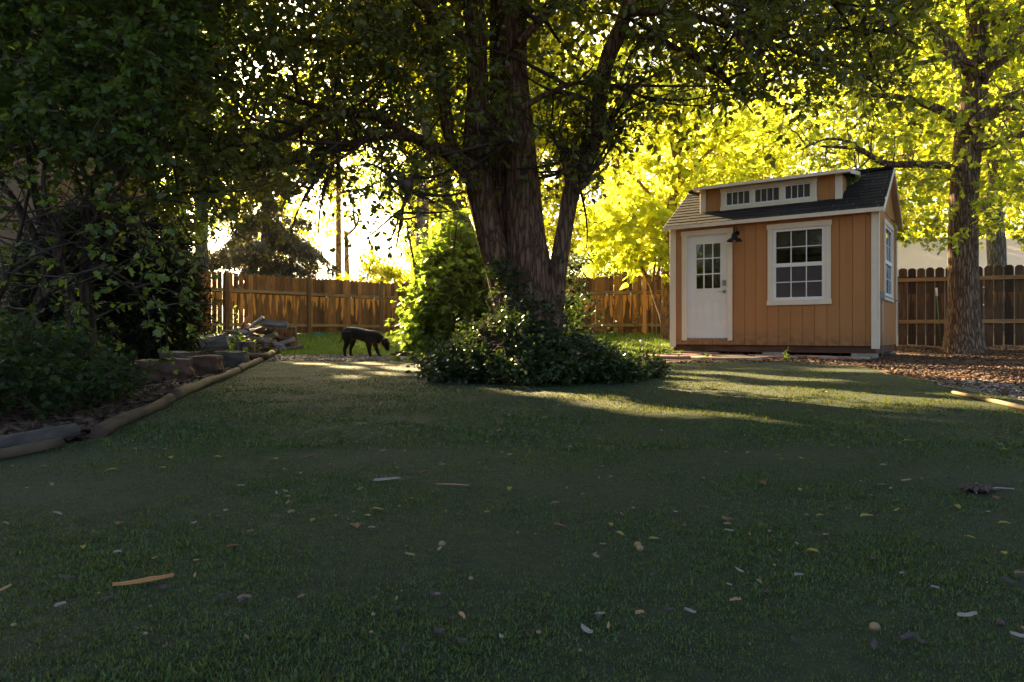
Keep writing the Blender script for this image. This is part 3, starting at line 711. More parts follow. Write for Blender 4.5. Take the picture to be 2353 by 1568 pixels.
# lamp
lamp = MB(); lx = 1.30
t = np.linspace(0, math.pi, 12)
arc = [(lx, -.004, 2.30)] + [(lx, -.02 - .075 + .075 * math.cos(a), 2.33 + .085 * math.sin(a)) for a in t] + [(lx, -.17, 2.27)]
lamp.tube(arc, .0085, 8); lamp.tube([(lx, -.002, 2.30), (lx, -.018, 2.30)], [.045, .04], 16)
lp = lamp.build('wall_lamp', M['black_metal'], shed, True)
sh = MB(); prof = [(.022, 2.285), (.045, 2.275), (.05, 2.225), (.06, 2.20), (.11, 2.17), (.135, 2.145), (.138, 2.13)]
sh.tube([(lx, -.17, z) for _, z in prof], [r for r, _ in prof], 28, False); sh.build('lamp_shade', M['black_metal'], lp, True)
mb = MB(); mb.tube([(lx, -.17, 2.2), (lx, -.17, 2.17), (lx, -.17, 2.14), (lx, -.17, 2.125)], [.015, .028, .03, .012], 12); mb.build('bulb', M['vinyl'], lp, True)
# electrical box and conduit on the gable
mb = MB(); mb.box(L + .0235, L + .09, .06, .16, 1.0, 1.13); ebx = mb.build('outlet_box', M['grey_metal'], shed, bevel=.008)
mb = MB(); mb.tube([(L + .05, .11, 1.0), (L + .05, .11, .8), (L + .055, .10, .5), (L + .05, .10, .0)], .014, 8); mb.build('conduit', M['grey_metal'], shed, True)
mb = MB(); mb.tube([(L + .03, .16, 1.08), (L + .035, 1.2, 1.075), (L + .03, W + .12, 1.07)], .011, 8); mb.build('conduit', M['grey_metal'], shed, True)

# ================================================================== FENCES
def fence_mat(name, orange=1.0):
    m, nt, o = new_mat(name)
    v = coords(nt, (7, 7, .7)); tc = nt.nodes.new('ShaderNodeTexCoord'); sep = nt.nodes.new('ShaderNodeSeparateXYZ')
    nt.links.new(tc.outputs['Object'], sep.inputs[0])
    n = node(nt, 'ShaderNodeTexNoise'); n.inputs['Scale'].default_value = 3.2; n.inputs['Detail'].default_value = 8; n.inputs['Roughness'].default_value = .62
    nt.links.new(v, n.inputs['Vector'])
    geo = nt.nodes.new('ShaderNodeNewGeometry'); rnd = geo.outputs['Random Per Island']
    base = ramp(nt, n.outputs[0], [(.28, (.12, .047, .012) if orange > .5 else (.035, .02, .011)), (.5, (.29, .128, .034) if orange > .5 else (.08, .046, .024)), (.72, (.44, .225, .07) if orange > .5 else (.13, .08, .045))])
    base = mixcol(nt, 1.0, base, ramp(nt, rnd, [(0, (.34, .31, .29)), (.5, (.8, .76, .70)), (1, (1.35, 1.25, 1.05))]), 'MULTIPLY')
    # fresh, unweathered wood in drip shapes under the upper rail
    n2 = node(nt, 'ShaderNodeTexNoise'); n2.inputs['Scale'].default_value = 1.0; n2.inputs['Detail'].default_value = 2
    v2 = coords(nt, (9, 9, .9)); nt.links.new(v2, n2.inputs['Vector'])
    def math_(op, a, b=None, c=None):
        q = nt.nodes.new('ShaderNodeMath'); q.operation = op
        for i, s in enumerate((a, b, c)):
            if s is None: continue
            if hasattr(s, 'is_linked'): nt.links.new(s, q.inputs[i])
            else: q.inputs[i].default_value = s
        return q.outputs[0]
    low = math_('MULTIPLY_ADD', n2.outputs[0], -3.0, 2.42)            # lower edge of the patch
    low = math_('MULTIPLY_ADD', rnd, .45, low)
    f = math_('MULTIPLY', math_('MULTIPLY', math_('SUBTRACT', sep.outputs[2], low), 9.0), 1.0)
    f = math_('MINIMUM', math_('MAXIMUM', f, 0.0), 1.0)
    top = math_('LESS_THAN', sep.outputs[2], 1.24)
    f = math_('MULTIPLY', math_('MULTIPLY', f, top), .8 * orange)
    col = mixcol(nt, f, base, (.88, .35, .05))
    foot_tone = ramp(nt, math_('MULTIPLY', sep.outputs[2], .5), [(.0, (.6, .58, .55)), (.25, (1, 1, 1))])  # boards get darker towards the bottom
    col = mixcol(nt, 1.0, col, foot_tone, 'MULTIPLY')
    b = nt.nodes.new('ShaderNodeBump'); b.inputs['Strength'].default_value = .35; b.inputs['Distance'].default_value = .006
    nt.links.new(n.outputs[0], b.inputs['Height'])
    p = node(nt, 'ShaderNodeBsdfPrincipled'); p.inputs['Roughness'].default_value = .8; p.inputs['Specular IOR Level'].default_value = .25
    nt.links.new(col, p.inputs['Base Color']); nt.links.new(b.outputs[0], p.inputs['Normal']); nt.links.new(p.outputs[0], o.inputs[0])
    return m
M['fence'] = fence_mat('weathered_cedar_boards', 1.0)
M['fence_dark'] = fence_mat('brown_cedar_boards', .12)
M['rail'] = noise_mat('fence_rail_wood', [(.17, .095, .038), (.29, .17, .068), (.36, .22, .095)], 5, 6, bump=.3, dist=.005, sc=(.4, 3, 3))
M['post'] = noise_mat('fence_post_wood', [(.12, .06, .023), (.21, .115, .044)], 5, 6, bump=.3, dist=.005, sc=(4, 4, .5))
M['post_sunlit'] = noise_mat('sunlit_fence_post', [(.66, .27, .05), (.76, .33, .07)], 5, 4, bump=.2, dist=.004, sc=(4, 4, .5))  # far brighter than the other posts: sunlight put into the wood colour

def fence(label, a, b, posts, base, h=1.83, bw=.14, gap=lambda s: .006, mat=None, rails=(1.27, .27), postmat=None, sag=None, tex='round'):
    a = np.array(a); b = np.array(b); Ln = np.linalg.norm(b - a); rz = math.atan2(b[1] - a[1], b[0] - a[0])
    t = thing('board_fence', label, 'fence', (a[0], a[1], base), rz)
    mb = MB(); s = 0.0
    while s < Ln - bw * .5:
        w = bw * random.uniform(.94, 1.04); hh = h + random.uniform(-.012, .012) + (.006 * math.sin(s * 1.7)); z0 = .05 + random.uniform(-.02, .02)
        y0 = .0 + random.uniform(0, .006); tl = random.uniform(-.004, .004)
        if tex == 'round':
            pr = [(0, z0), (w, z0), (w + tl, hh - .05), (w * .86 + tl, hh - .012), (w * .66 + tl, hh), (w * .34 + tl, hh), (w * .14 + tl, hh - .012), (tl, hh - .05)]
        else:
            pr = [(0, z0), (w, z0), (w + tl, hh - .045), (w * .74 + tl, hh), (w * .26 + tl, hh), (tl, hh - .045)]
        mb.prism([(s + x, y0, z) for x, z in pr][::-1], (0, .017, 0))
        s += w + max(.001, gap(s) + random.uniform(-.003, .003))
    mb.build('board_panel', mat or M['fence'], t)
    ps = [0.0] + list(posts) + [Ln]
    for i in range(len(ps) - 1):
        for r in rails:
            r2 = MB(); x0, x1 = ps[i] + .052, ps[i + 1] - .052
            if x1 - x0 < .2: continue
            r2.box(x0, x1, -.042, -.002, r, r + .088); r2.build('rail', M['rail'], t, bevel=.004)
    for i, s in enumerate(posts):
        p = MB(); p.box(s - .048, s + .048, -.11, -.006, -.25, h + .015 + .03 * (i % 2))
        p.build('post', (postmat[i] if postmat else M['post']), t, bevel=.005)
    return t
def along(a, b, px):
    """distance along a->b at which the line is seen at column px"""
    r = (px - CX) / F; d = np.array(b) - np.array(a); Ln = np.linalg.norm(d); d = d / Ln
    return (r * a[1] - a[0]) / (d[0] - r * d[1])
A0, A1 = (-11.5, 17.0), (-4.45, 24.35)
B0, B1 = (-4.50, 24.39), (5.3, 20.6)
D0_, D1_ = (8.2, 16.7), (13.5, 14.2)
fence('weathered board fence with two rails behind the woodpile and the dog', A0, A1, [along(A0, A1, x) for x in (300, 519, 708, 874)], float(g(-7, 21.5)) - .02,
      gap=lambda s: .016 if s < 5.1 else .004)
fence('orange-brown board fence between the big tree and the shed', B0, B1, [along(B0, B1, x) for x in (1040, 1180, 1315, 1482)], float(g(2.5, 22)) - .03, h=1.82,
      gap=lambda s: .005, postmat=[M['post'], M['post'], M['post_sunlit'], M['post_sunlit']])
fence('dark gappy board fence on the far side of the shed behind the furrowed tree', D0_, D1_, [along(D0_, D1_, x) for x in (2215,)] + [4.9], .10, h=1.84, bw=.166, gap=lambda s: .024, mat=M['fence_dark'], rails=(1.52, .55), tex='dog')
# string of small bulbs hooked along the back fence
def lights(label, a, b, s0, s1, base, nb):
    a = np.array(a); b = np.array(b); d = (b - a) / np.linalg.norm(b - a); nrm_ = np.array([d[1], -d[0]])
    t = thing('string_lights', label, 'string lights', (0, 0, 0)); pts = []
    for k in range(nb * 8 + 1):
        u = k / (nb * 8); s = s0 + (s1 - s0) * u; q = a + d * s + nrm_ * .15
        pts.append((q[0], q[1], base + 1.40 - .10 * math.sin((u * nb % 1) * math.pi)))
    mb = MB(); mb.tube(pts, .006, 5); mb.build('cable', M['black_metal'], t)
    for k in range(nb):
        p = pts[k * 8 + 4]; mb = MB(); mb.tube([(p[0], p[1], p[2] - z) for z in (.0, .03, .05, .085, .11)], [.012, .014, .03, .03, .008], 8); mb.build('bulb', M['bulb'], t, True)
M['bulb'] = noise_mat('frosted_bulb', [(.55, .52, .45), (.65, .62, .55)], 3, 2, rough=.2, spec=.6, bump=0)
lights('string of small bulbs drooping along the fence behind the dog', A0, A1, along(A0, A1, 715), along(A0, A1, 880), float(g(-7, 21.5)) - .02, 3)
lights('string of small bulbs drooping along the fence beside the shed', B0, B1, along(B0, B1, 1318), along(B0, B1, 1535), float(g(2.5, 22)) - .03, 4)
# garden stake by the dark fence
def stake():
    t = thing('garden_stake', 'thin green garden stake with a pale top leaning by the dark fence', 'stake', tuple(P(2163, 793, 14.6)))
    mb = MB(); mb.tube([(0, 0, -.1), (-.06, .05, 1.03)], .011, 8); mb.build('rod', noise_mat('green_plastic', [(.05, .12, .04), (.07, .15, .05)], 5, 2, rough=.4, bump=0), t, True)
    mb = MB(); mb.tube([(-.06, .05, 1.031), (-.068, .056, 1.20)], [.022, .02], 8); mb.build('cap', M['vinyl'], t, True)
stake()

# ================================================================== PATH STONES
M['flag'] = noise_mat('red_sandstone', [(.16, .085, .06), (.27, .15, .11), (.34, .21, .16)], 6, 7, bump=.4, dist=.01)
M['flag_buff'] = noise_mat('buff_sandstone', [(.28, .22, .15), (.42, .34, .24)], 6, 7, bump=.4, dist=.01)
def sloc(x, y): c, s_ = math.cos(rz_shed), math.sin(rz_shed); return np.array([3.16 + c * x - s_ * y, 13.82 + s_ * x + c * y])
def slab(cx, cy, rx, ry, label, mat, n=7, h=.05, seed=0):
    r_ = random.Random(seed); a0 = r_.uniform(0, 6)
    pts = []
    for k in range(n):
        a = a0 + (k + r_.uniform(-.25, .25)) * 2 * math.pi / n; q = r_.uniform(.82, 1.08)
        pts.append((rx * q * math.cos(a), ry * q * math.sin(a), 0))
    mb = MB(); mb.prism(pts, (0, 0, h)); o = mb.build('flagstone', mat, None, bevel=.008)
    o.location = (cx, cy, float(g(cx, cy)) - .012); o.rotation_euler = (r_.uniform(-.02, .02), r_.uniform(-.02, .02), rz_shed)
    return tag(o, label, 'flagstone', 'sandstone slabs of the path before the shed')
flags = [(.45, -.50, .42, .26), (1.25, -.45, .40, .25), (2.0, -.50, .38, .24), (2.7, -.55, .36, .25), (3.35, -.6, .33, .22), (.0, -1.02, .36, .26), (.75, -1.05, .42, .26), (1.55, -1.02, .40, .27), (2.3, -1.08, .38, .26),
         (3.0, -1.12, .32, .24), (.35, -1.6, .40, .26), (1.12, -1.62, .38, .26), (1.9, -1.62, .40, .26), (-.35, -1.6, .34, .25), (-.7, -1.05, .34, .26), (.75, -2.15, .42, .24)]
for k, (x, y, rx, ry) in enumerate(flags):
    q = sloc(x, y)
    slab(q[0], q[1], rx, ry, 'flat red sandstone slab set in the path in front of the shed', M['flag'], 6 + k % 3, .05, k)
q = sloc(1.75, -2.2); slab(q[0], q[1], .62, .2, 'long pale buff sandstone slab on the lawn edge of the shed path', M['flag_buff'], 8, .05, 77)
q = sloc(.6, -.22); slab(q[0], q[1], .52, .12, 'narrow raised red stone step right under the shed door', M['flag'], 8, .075, 78)

# ================================================================== DOG
def dog():
    t = thing('dog', 'black short-haired dog with an orange collar standing and sniffing the dirt', 'dog', (-2.75, 12.5, 0))
    Xc = lambda zx: -3.442 + .001017 * zx + 2.75
    Zc = lambda zy: 1.1414 - .001017 * zy
    def chain(lst, sides=20, n=26):      # (zx, zy, y, half height px, half width m)
        a = np.array([(Xc(x), y, Zc(z)) for x, z, y, *_ in lst]); hh = np.array([q[3] for q in lst]) * .001017; ww = np.array([q[4] for q in lst])
        p, h2 = resample(a, hh, n); _, w2 = resample(a, ww, n)
        T = norm(np.gradient(p, axis=0)); Y = np.array([0, 1.0, 0]); B = norm(Y - T * (T @ Y)[:, None]); U = np.cross(T, B)
        th = np.arange(sides) * 2 * np.pi / sides
        V = p[:, None] + h2[:, None, None] * np.cos(th)[None, :, None] * U[:, None] + w2[:, None, None] * np.sin(th)[None, :, None] * B[:, None]
        i = np.arange(n - 1)[:, None] * sides; j = np.arange(sides)[None]; j2 = (j + 1) % sides
        Fq = np.stack([i + j, i + j2, i + sides + j2, i + sides + j], -1).reshape(-1, 4)
        return V.reshape(-1, 3), [Fq, np.array([list(range(sides))[::-1]]), np.array([list(range((n - 1) * sides, n * sides))])], 0
    ch = [chain([(425, 690, 0, 60, .05), (470, 690, 0, 96, .085), (560, 705, 0, 112, .10), (660, 715, 0, 108, .105), (770, 745, 0, 112, .115), (870, 775, 0, 128, .12), (950, 790, 0, 122, .105), (1010, 800, 0, 90, .08)]),
          chain([(900, 760, 0, 112, .09), (985, 775, 0, 100, .075), (1060, 815, 0, 82, .064), (1125, 850, 0, 66, .055), (1150, 862, 0, 58, .05)]),
          chain([(1095, 830, 0, 54, .048), (1135, 850, 0, 72, .064), (1160, 888, 0, 74, .066), (1174, 930, 0, 54, .048), (1184, 968, 0, 42, .037), (1192, 1002, 0, 36, .032), (1195, 1018, 0, 20, .02)]),
          chain([(430, 640, 0, 26, .026), (410, 690, 0, 24, .024), (395, 760, 0, 21, .02), (375, 820, 0, 16, .016), (340, 868, 0, 11, .011), (303, 890, 0, 6, .006)], 10)]
    def leg(pts): ch.append(chain([(x, z, y, h * 1.25, w * 1.3) for x, z, y, h, w in pts], 12, 22))
    for yy, dx in ((-.075, 0), (.075, 72)):  # hind legs: thigh, knee, hock, shank, paw
        e = -25 if dx else 0
        leg([(490 + dx * .4, 690, yy * .7, 95, .055), (495 + dx * .6, 780, yy, 78, .055), (490 + dx * .8, 860, yy, 50, .040), (468 + dx, 930, yy, 31, .026), (446 + dx, 985 + e * .5, yy, 26, .020), (448 + dx, 1040 + e * .6, yy, 21, .018), (450 + dx, 1095 + e * .7, yy, 22, .020)])
        leg([(436 + dx, 1108 + e * .7, yy, 18, .022), (470 + dx, 1112 + e * .7, yy, 17, .026), (494 + dx, 1118 + e * .7, yy, 12, .022)])
    leg([(880, 790, -.085, 75, .045), (878, 880, -.09, 50, .040), (880, 950, -.09, 33, .028), (884, 1010, -.09, 27, .022), (895, 1070, -.09, 22, .020), (905, 1105, -.09, 21, .020)])
    leg([(893, 1112, -.09, 18, .022), (925, 1116, -.09, 17, .026), (960, 1122, -.09, 12, .020)])
    leg([(915, 800, .085, 70, .045), (945, 890, .09, 44, .038), (962, 950, .09, 31, .027), (985, 1010, .09, 25, .022), (1005, 1060, .09, 21, .020), (1018, 1090, .09, 20, .020)])
    leg([(1008, 1098, .09, 17, .022), (1040, 1103, .09, 16, .025), (1068, 1108, .09, 11, .02)])
    for yy in (-1, 1):                        # hanging ears
        a = [(1105, 815, .050 * yy, 24, .012), (1118, 850, .068 * yy, 36, .011), (1128, 895, .070 * yy, 30, .010), (1132, 925, .064 * yy, 12, .008)]
        ch.append(chain(a, 10, 14))
    o = np_obj('body', ch, [noise_mat('black_fur', [(.002, .0018, .0018), (.005, .0042, .004)], 40, 4, rough=.45, spec=.16, bump=.25, dist=.004, sc=(1, 1, 2))], None, True)
    md = o.modifiers.new('r', 'REMESH'); md.mode = 'VOXEL'; md.voxel_size = .0085
    ms = o.modifiers.new('s', 'SMOOTH'); ms.factor = .5; ms.iterations = 5
    dg = bpy.context.evaluated_depsgraph_get(); me = bpy.data.meshes.new_from_object(o.evaluated_get(dg))
    mats_ = o.data.materials[0]; o.modifiers.clear(); o.data = me
    if not me.materials: me.materials.append(mats_)
    me.polygons.foreach_set('use_smooth', np.ones(len(me.polygons), bool)); me.update()
    o.parent = t
    for yy in (-1, 1):
        mb = MB(); c = np.array([Xc(1183), .034 * yy, Zc(900)])
        mb.tube([c + np.array([0, .008 * yy * k, 0]) for k in (-1, 0, 1)], [.004, .008, .003], 10)
        mb.build('eye', M['black_metal'], t, True)
    # collar: a band round the neck just behind the head
    c0 = np.array([Xc(1103), 0, Zc(845)]); T = norm(np.array([Xc(1130) - Xc(1060), 0, Zc(858) - Zc(812)])); U = np.cross(T, [0, 1.0, 0]); mb = MB(); n = 32
    ring = lambda rr, off: [c0 + T * off + U * math.cos(k * 2 * math.pi / n) * (.078 + rr) + np.array([0, 1, 0]) * math.sin(k * 2 * math.pi / n) * (.064 + rr) for k in range(n)]
    rs = [ring(0, -.013), ring(.004, -.012), ring(.004, .012), ring(0, .013)]
    vs = sum(rs, []); fs = [(a * n + k, a * n + (k + 1) % n, ((a + 1) % 4) * n + (k + 1) % n, ((a + 1) % 4) * n + k) for a in range(4) for k in range(n)]
    mb.add(vs, fs); mb.build('collar', noise_mat('orange_webbing', [(.55, .22, .06), (.65, .28, .08)], 60, 2, bump=.2), t, True)
dog()

# ================================================================== EDGING LOGS, WOODPILE, STONES
M['log'] = noise_mat('round_edging_log', [(.03, .021, .014), (.06, .042, .028), (.09, .065, .044)], 6, 7, bump=.4, dist=.006, sc=(3, .35, 3))
M['log_grey'] = noise_mat('grey_weathered_wood', [(.10, .09, .088), (.22, .205, .205), (.38, .36, .36)], 7, 8, bump=.6, dist=.01, sc=(.35, 3, 3))
M['log_dark'] = noise_mat('dark_weathered_wood', [(.03, .026, .024), (.06, .052, .048), (.10, .088, .08)], 7, 8, bump=.6, dist=.01, sc=(3, .35, 3))
M['log_brown'] = noise_mat('brown_split_wood', [(.06, .036, .023), (.11, .072, .047), (.17, .12, .085)], 7, 8, bump=.6, dist=.01, sc=(.35, 3, 3))
M['log_red'] = noise_mat('reddish_split_wood', [(.22, .09, .045), (.33, .15, .08)], 7, 6, bump=.4, dist=.01, sc=(.35, 3, 3))
def edge_log(y0, y1, r, label, lift=0, xo=0, mat=None):
    ys = np.linspace(y0, y1, 24); xs = lawn_xl(ys) - .01 + xo + .008 * np.sin(ys * 2.1)
    c = np.array([xs[0], ys[0], 0]); pts = np.stack([xs, ys, g(xs, ys) + r * .75 + lift], -1) - c
    mb = MB(); mb.tube(pts, r * (1 + .05 * np.sin(ys * 5)), 18, True, lambda th, t, p: 1 + .05 * np.sin(3 * th + 7 * t) + .03 * np.sin(8 * th + 11 * t) + .04 * np.sin(23 * t + th)); o = mb.build('edging_log', mat or M['log'], None)
    me = o.data; me.polygons.foreach_set('use_smooth', np.array([len(p.vertices) == 4 for p in me.polygons])); o.location = c
    return tag(o, label, 'edging log', 'round logs edging the lawn')
edge_log(1.2, 2.62, .026, 'grey split log lying along the lawn edge nearest the camera', .02, -.02, M['log_dark'])
edge_log(1.2, 2.50, .020, 'low log under the grey split log at the near lawn edge', .0, .045)
edge_log(2.70, 3.98, .027, 'round edging log next to the low leafy shrub')
edge_log(4.02, 7.38, .034, 'long round edging log, second from the near corner bush')
edge_log(7.42, 10.3, .042, 'round edging log in front of the stone blocks end')
edge_log(10.34, 13.4, .052, 'round edging log beside the chopping stump')
edge_log(13.45, 16.7, .055, 'farthest round edging log ending at the small post by the woodpile')
mb = MB(); mb.box(-.06, .06, -.05, .05, -.1, .24); o = mb.build('corner_post', M['log'], None, bevel=.01); o.location = (float(lawn_xl(np.array(16.8))), 16.8, float(g(-5.5, 16.8))); tag(o, 'short square wooden post at the far end of the edging logs', 'post')

def split_log(ln, r, seed, mat, wedge=True, name='split_log'):
    r_ = np.random.default_rng(seed); n = 7
    if wedge: prof = [(0, 0)] + [(r * math.cos(a), r * math.sin(a)) for a in np.linspace(.1, r_.uniform(1.3, 2.4), n)]
    else: prof = [(r * math.cos(a), r * math.sin(a)) for a in np.linspace(0, 2 * math.pi, 13)[:-1]]
    prof = np.array(prof); prof = prof - prof.mean(0); prof += r_.normal(0, r * .05, prof.shape)
    K = 8; V = []; m = len(prof)
    for k in range(K):
        x = -ln / 2 + ln * k / (K - 1); sc = 1 + r_.normal(0, .035)
        jit = r_.normal(0, r * .03, (m, 2)); bend = .03 * ln * math.sin(k / (K - 1) * math.pi)
        for (a, b), (ja, jb) in zip(prof, jit): V.append((x + (r_.normal(0, .012) if k in (0, K - 1) else 0), a * sc + ja, b * sc + jb + bend))
    fs = [(k * m + i, k * m + (i + 1) % m, (k + 1) * m + (i + 1) % m, (k + 1) * m + i) for k in range(K - 1) for i in range(m)] + [tuple(range(m))[::-1], tuple(range((K - 1) * m, K * m))]
    mb = MB(); mb.add(V, fs); return mb.build(name, mat, None, bevel=.003)
lp_ = dict(lg='weathered grey split log heaped in the woodpile', lb='brown split log heaped in the woodpile')
protos = [split_log(.46, .085, 1, M['log_grey']), split_log(.42, .075, 2, M['log_brown']), split_log(.5, .06, 3, M['log_grey']), split_log(.40, .09, 4, M['log_brown']), split_log(.44, .05, 5, M['log_grey'], False)]
plab = [lp_['lg'], lp_['lb'], lp_['lg'], lp_['lb'], 'thin round grey branch log heaped in the woodpile']
used = set(); bx, by = -5.42, 14.6
def put(k, x, y, z, yaw, pitch, roll, label=None, sc=1.0):
    o = protos[k]
    if k in used: o = o.copy(); C.objects.link(o)
    used.add(k); o.location = (x, y, z); o.rotation_euler = (roll, pitch, yaw); o.scale = (sc,) * 3
    tag(o, label or plab[k], 'split log', 'split logs of the woodpile'); return o
for lv, (n, zz, sp, sy) in enumerate([(12, .07, .80, .42), (10, .18, .68, .36), (8, .29, .55, .28), (6, .40, .42, .2), (4, .50, .28, .12)]):
    for k in range(n):
        u = (k + .5) / n * 2 - 1
        put((k * 2 + lv) % 5, bx + u * sp + random.uniform(-.04, .04), by + random.uniform(-sy, sy) - .15 + .05 * lv, float(g(bx, by)) + zz + random.uniform(-.02, .02), random.uniform(-1.1, 1.1) + (1.4 if random.random() < .25 else 0), random.uniform(-.34, .34), random.uniform(0, 6.28))
o = split_log(.62, .10, 21, M['log_grey']); o.location = (-4.95, 14.45, .62); o.rotation_euler = (2.4, .10, -.12); tag(o, 'large pale grey split log topmost at the dog end of the woodpile', 'split log', 'split logs of the woodpile')
o = split_log(.34, .06, 22, M['log_red']); o.location = (-5.55, 14.5, .66); o.rotation_euler = (.4, -.95, .2); tag(o, 'orange-red split log standing up out of the woodpile', 'split log', 'split logs of the woodpile')
o = split_log(.36, .07, 23, M['log_grey']); o.location = (-5.28, 14.4, .66); o.rotation_euler = (.8, -.7, .3); tag(o, 'pale grey split log tilted upright on the woodpile', 'split log', 'split logs of the woodpile')
def stump(x, y, r, h, label, mat):
    n = 20; t_ = thing('tree_stump', label, 'stump', (x, y, float(g(x, y))), random.uniform(0, 3))
    mb = MB(); mb.tube([(0, 0, -.05), (0, 0, h * .3), (.0, 0, h * .7), (.0, .0, h)], [r * 1.08, r * 1.02, r, r * .97], n, False, lambda th, t, p: 1 + .05 * np.sin(3 * th + 1) + .025 * np.sin(11 * th)); mb.build('bark', mat, t_, True)
    mb = MB(); mb.tube([(0, 0, h - .002), (0, 0, h + .008)], [r * .96, r * .93], n, True, lambda th, t, p: 1 + .05 * np.sin(3 * th + 1)); mb.build('cut_face', noise_mat('cut_wood_face', [(.26, .20, .15), (.42, .34, .26)], 12, 6, bump=.4), t_)
stump(-4.75, 12.4, .17, .26, 'round chopping stump with a pale cut top in front of the woodpile', M['bark_pale'])
stump(-4.95, 15.1, .28, .50, 'tall dark stump at the dog end of the woodpile', M['bark_main'])
o = split_log(.75, .19, 31, M['log_grey']); o.location = (-4.72, 10.6, .17); o.rotation_euler = (2.2, -.22, .28); tag(o, 'big pale grey half log lying alone between the stone blocks and the woodpile', 'log')
o = split_log(.6, .11, 32, M['log_brown']); o.location = (-3.95, 10.4, .09); o.rotation_euler = (1.2, .03, .1); tag(o, 'flat brown log lying between the big pale half log and the edging', 'log')
def boulder(x, y, sx, sy, sz, rz, label, mat, seed):
    r_ = np.random.default_rng(seed); bm = bmesh.new(); bmesh.ops.create_cube(bm, size=1)
    bmesh.ops.subdivide_edges(bm, edges=bm.edges[:], cuts=5, use_grid_fill=True)
    ph = r_.uniform(0, 6, 6)
    for v in bm.verts:
        c = v.co; q = c.copy(); L_ = max(abs(c.x), abs(c.y), abs(c.z)); sph = c.normalized() * .62
        q = c.lerp(sph, .22); n_ = .05 * math.sin(7 * c.x + ph[0]) * math.sin(6 * c.y + ph[1]) + .04 * math.sin(11 * c.z + ph[2] + 5 * c.x) + r_.normal(0, .012)
        q += q.normalized() * n_; v.co = Vector((q.x * sx, q.y * sy, q.z * sz))
    me = bpy.data.meshes.new('stone_block'); bm.to_mesh(me); bm.free(); me.materials.append(mat)
    o = link(bpy.data.objects.new('stone_block', me)); o.location = (x, y, float(g(x, y)) + sz * .42); o.rotation_euler = (0, 0, rz)
    return tag(o, label, 'stone block', 'rough stone blocks of the bed wall')
M['redstone'] = noise_mat('red_stone', [(.045, .024, .018), (.085, .044, .033), (.13, .075, .056)], 7, 8, bump=.7, dist=.02)
M['greystone'] = noise_mat('grey_stone', [(.045, .038, .034), (.10, .088, .078)], 7, 8, bump=.7, dist=.02)
for k, (x, y, sx, sy, sz, lab, mt) in enumerate([(-2.98, 5.95, .42, .26, .20, 'long red stone block nearest the low shrub', 'redstone'), (-3.05, 6.9, .30, .3, .2, 'square reddish stone block behind the long red one', 'redstone'),
        (-3.55, 7.5, .36, .3, .22, 'grey stone block in the bed wall, half hidden by the low shrub', 'greystone'), (-3.35, 8.3, .34, .28, .22, 'upright grey stone block at the middle of the bed wall', 'greystone'), (-3.75, 9.2, .5, .35, .13, 'flat grey stone slab capping the far end of the bed wall', 'greystone'),
        (-3.45, 5.5, .5, .3, .24, 'dark stone block under the low shrub', 'greystone')]):
    boulder(x, y, sx, sy, sz, [.5, .2, .1, .25, .1, .4][k], lab, M[mt], k)
# pale stepping slab with a green hoop of hose
t_ = thing('paving_slab', 'pale round paving slab lying in the dark bed', 'slab', (-4.95, 7.5, .02)); mb = MB(); mb.tube([(0, 0, 0), (0, 0, .05)], [.33, .32], 24); mb.build('slab', M['concrete'], t_)
mb = MB(); mb.tube([(.24 * math.cos(a), .2 * math.sin(a), 0) for a in np.linspace(0, 6.1, 40)], .014, 8); o = mb.build('garden_hose', noise_mat('green_hose', [(.03, .22, .10), (.04, .28, .12)], 5, 2, rough=.35, bump=0), None, True); o.location = (-4.8, 7.42, .087); tag(o, 'loop of bright green hose lying on the pale slab', 'hose')
# leaning orange board near the yew
mb = MB(); mb.box(-.13, .13, -.012, .012, 0, .62); o = mb.build('board', M['log_red'], None, bevel=.004); o.location = tuple(P(393, 768, 17.5)); o.location.z = float(g(-8, 17.5)) + .12; o.rotation_euler = (.1, -.12, .5); tag(o, 'short reddish board leaning at the edge of the dark yew', 'board')
# teal sprinkler on the far grass
t_ = thing('lawn_sprinkler', 'small teal lawn sprinkler standing on the far grass by the fence', 'sprinkler', (-5.35, 19.2, float(g(-5.35, 19.2)) + .0)); tm = noise_mat('teal_plastic', [(.02, .16, .17), (.03, .2, .2)], 5, 2, rough=.4, bump=0)
mb = MB(); mb.tube([(0, 0, 0), (0, 0, .10)], [.05, .02], 10); mb.build('base', tm, t_, True)
mb = MB(); mb.tube([(-.15, 0, .10), (-.05, 0, .115), (.05, 0, .115), (.15, 0, .10)], [.012, .02, .02, .012], 8); mb.build('arm', tm, t_, True)
# clods of dirt the dog is sniffing
for k, (x, y, r) in enumerate([(-2.02, 12.75, .10), (-1.85, 12.9, .085), (-1.7, 12.7, .07), (-2.2, 13.0, .06)]):
    o = boulder(x, y, r * 2, r * 1.6, r * 1.1, k, 'dark clod of earth by the nose of the dog', M['bed'], 40 + k); o.name = 'earth_clod'; o['category'] = 'clod'; o['group'] = 'clods of dug earth'

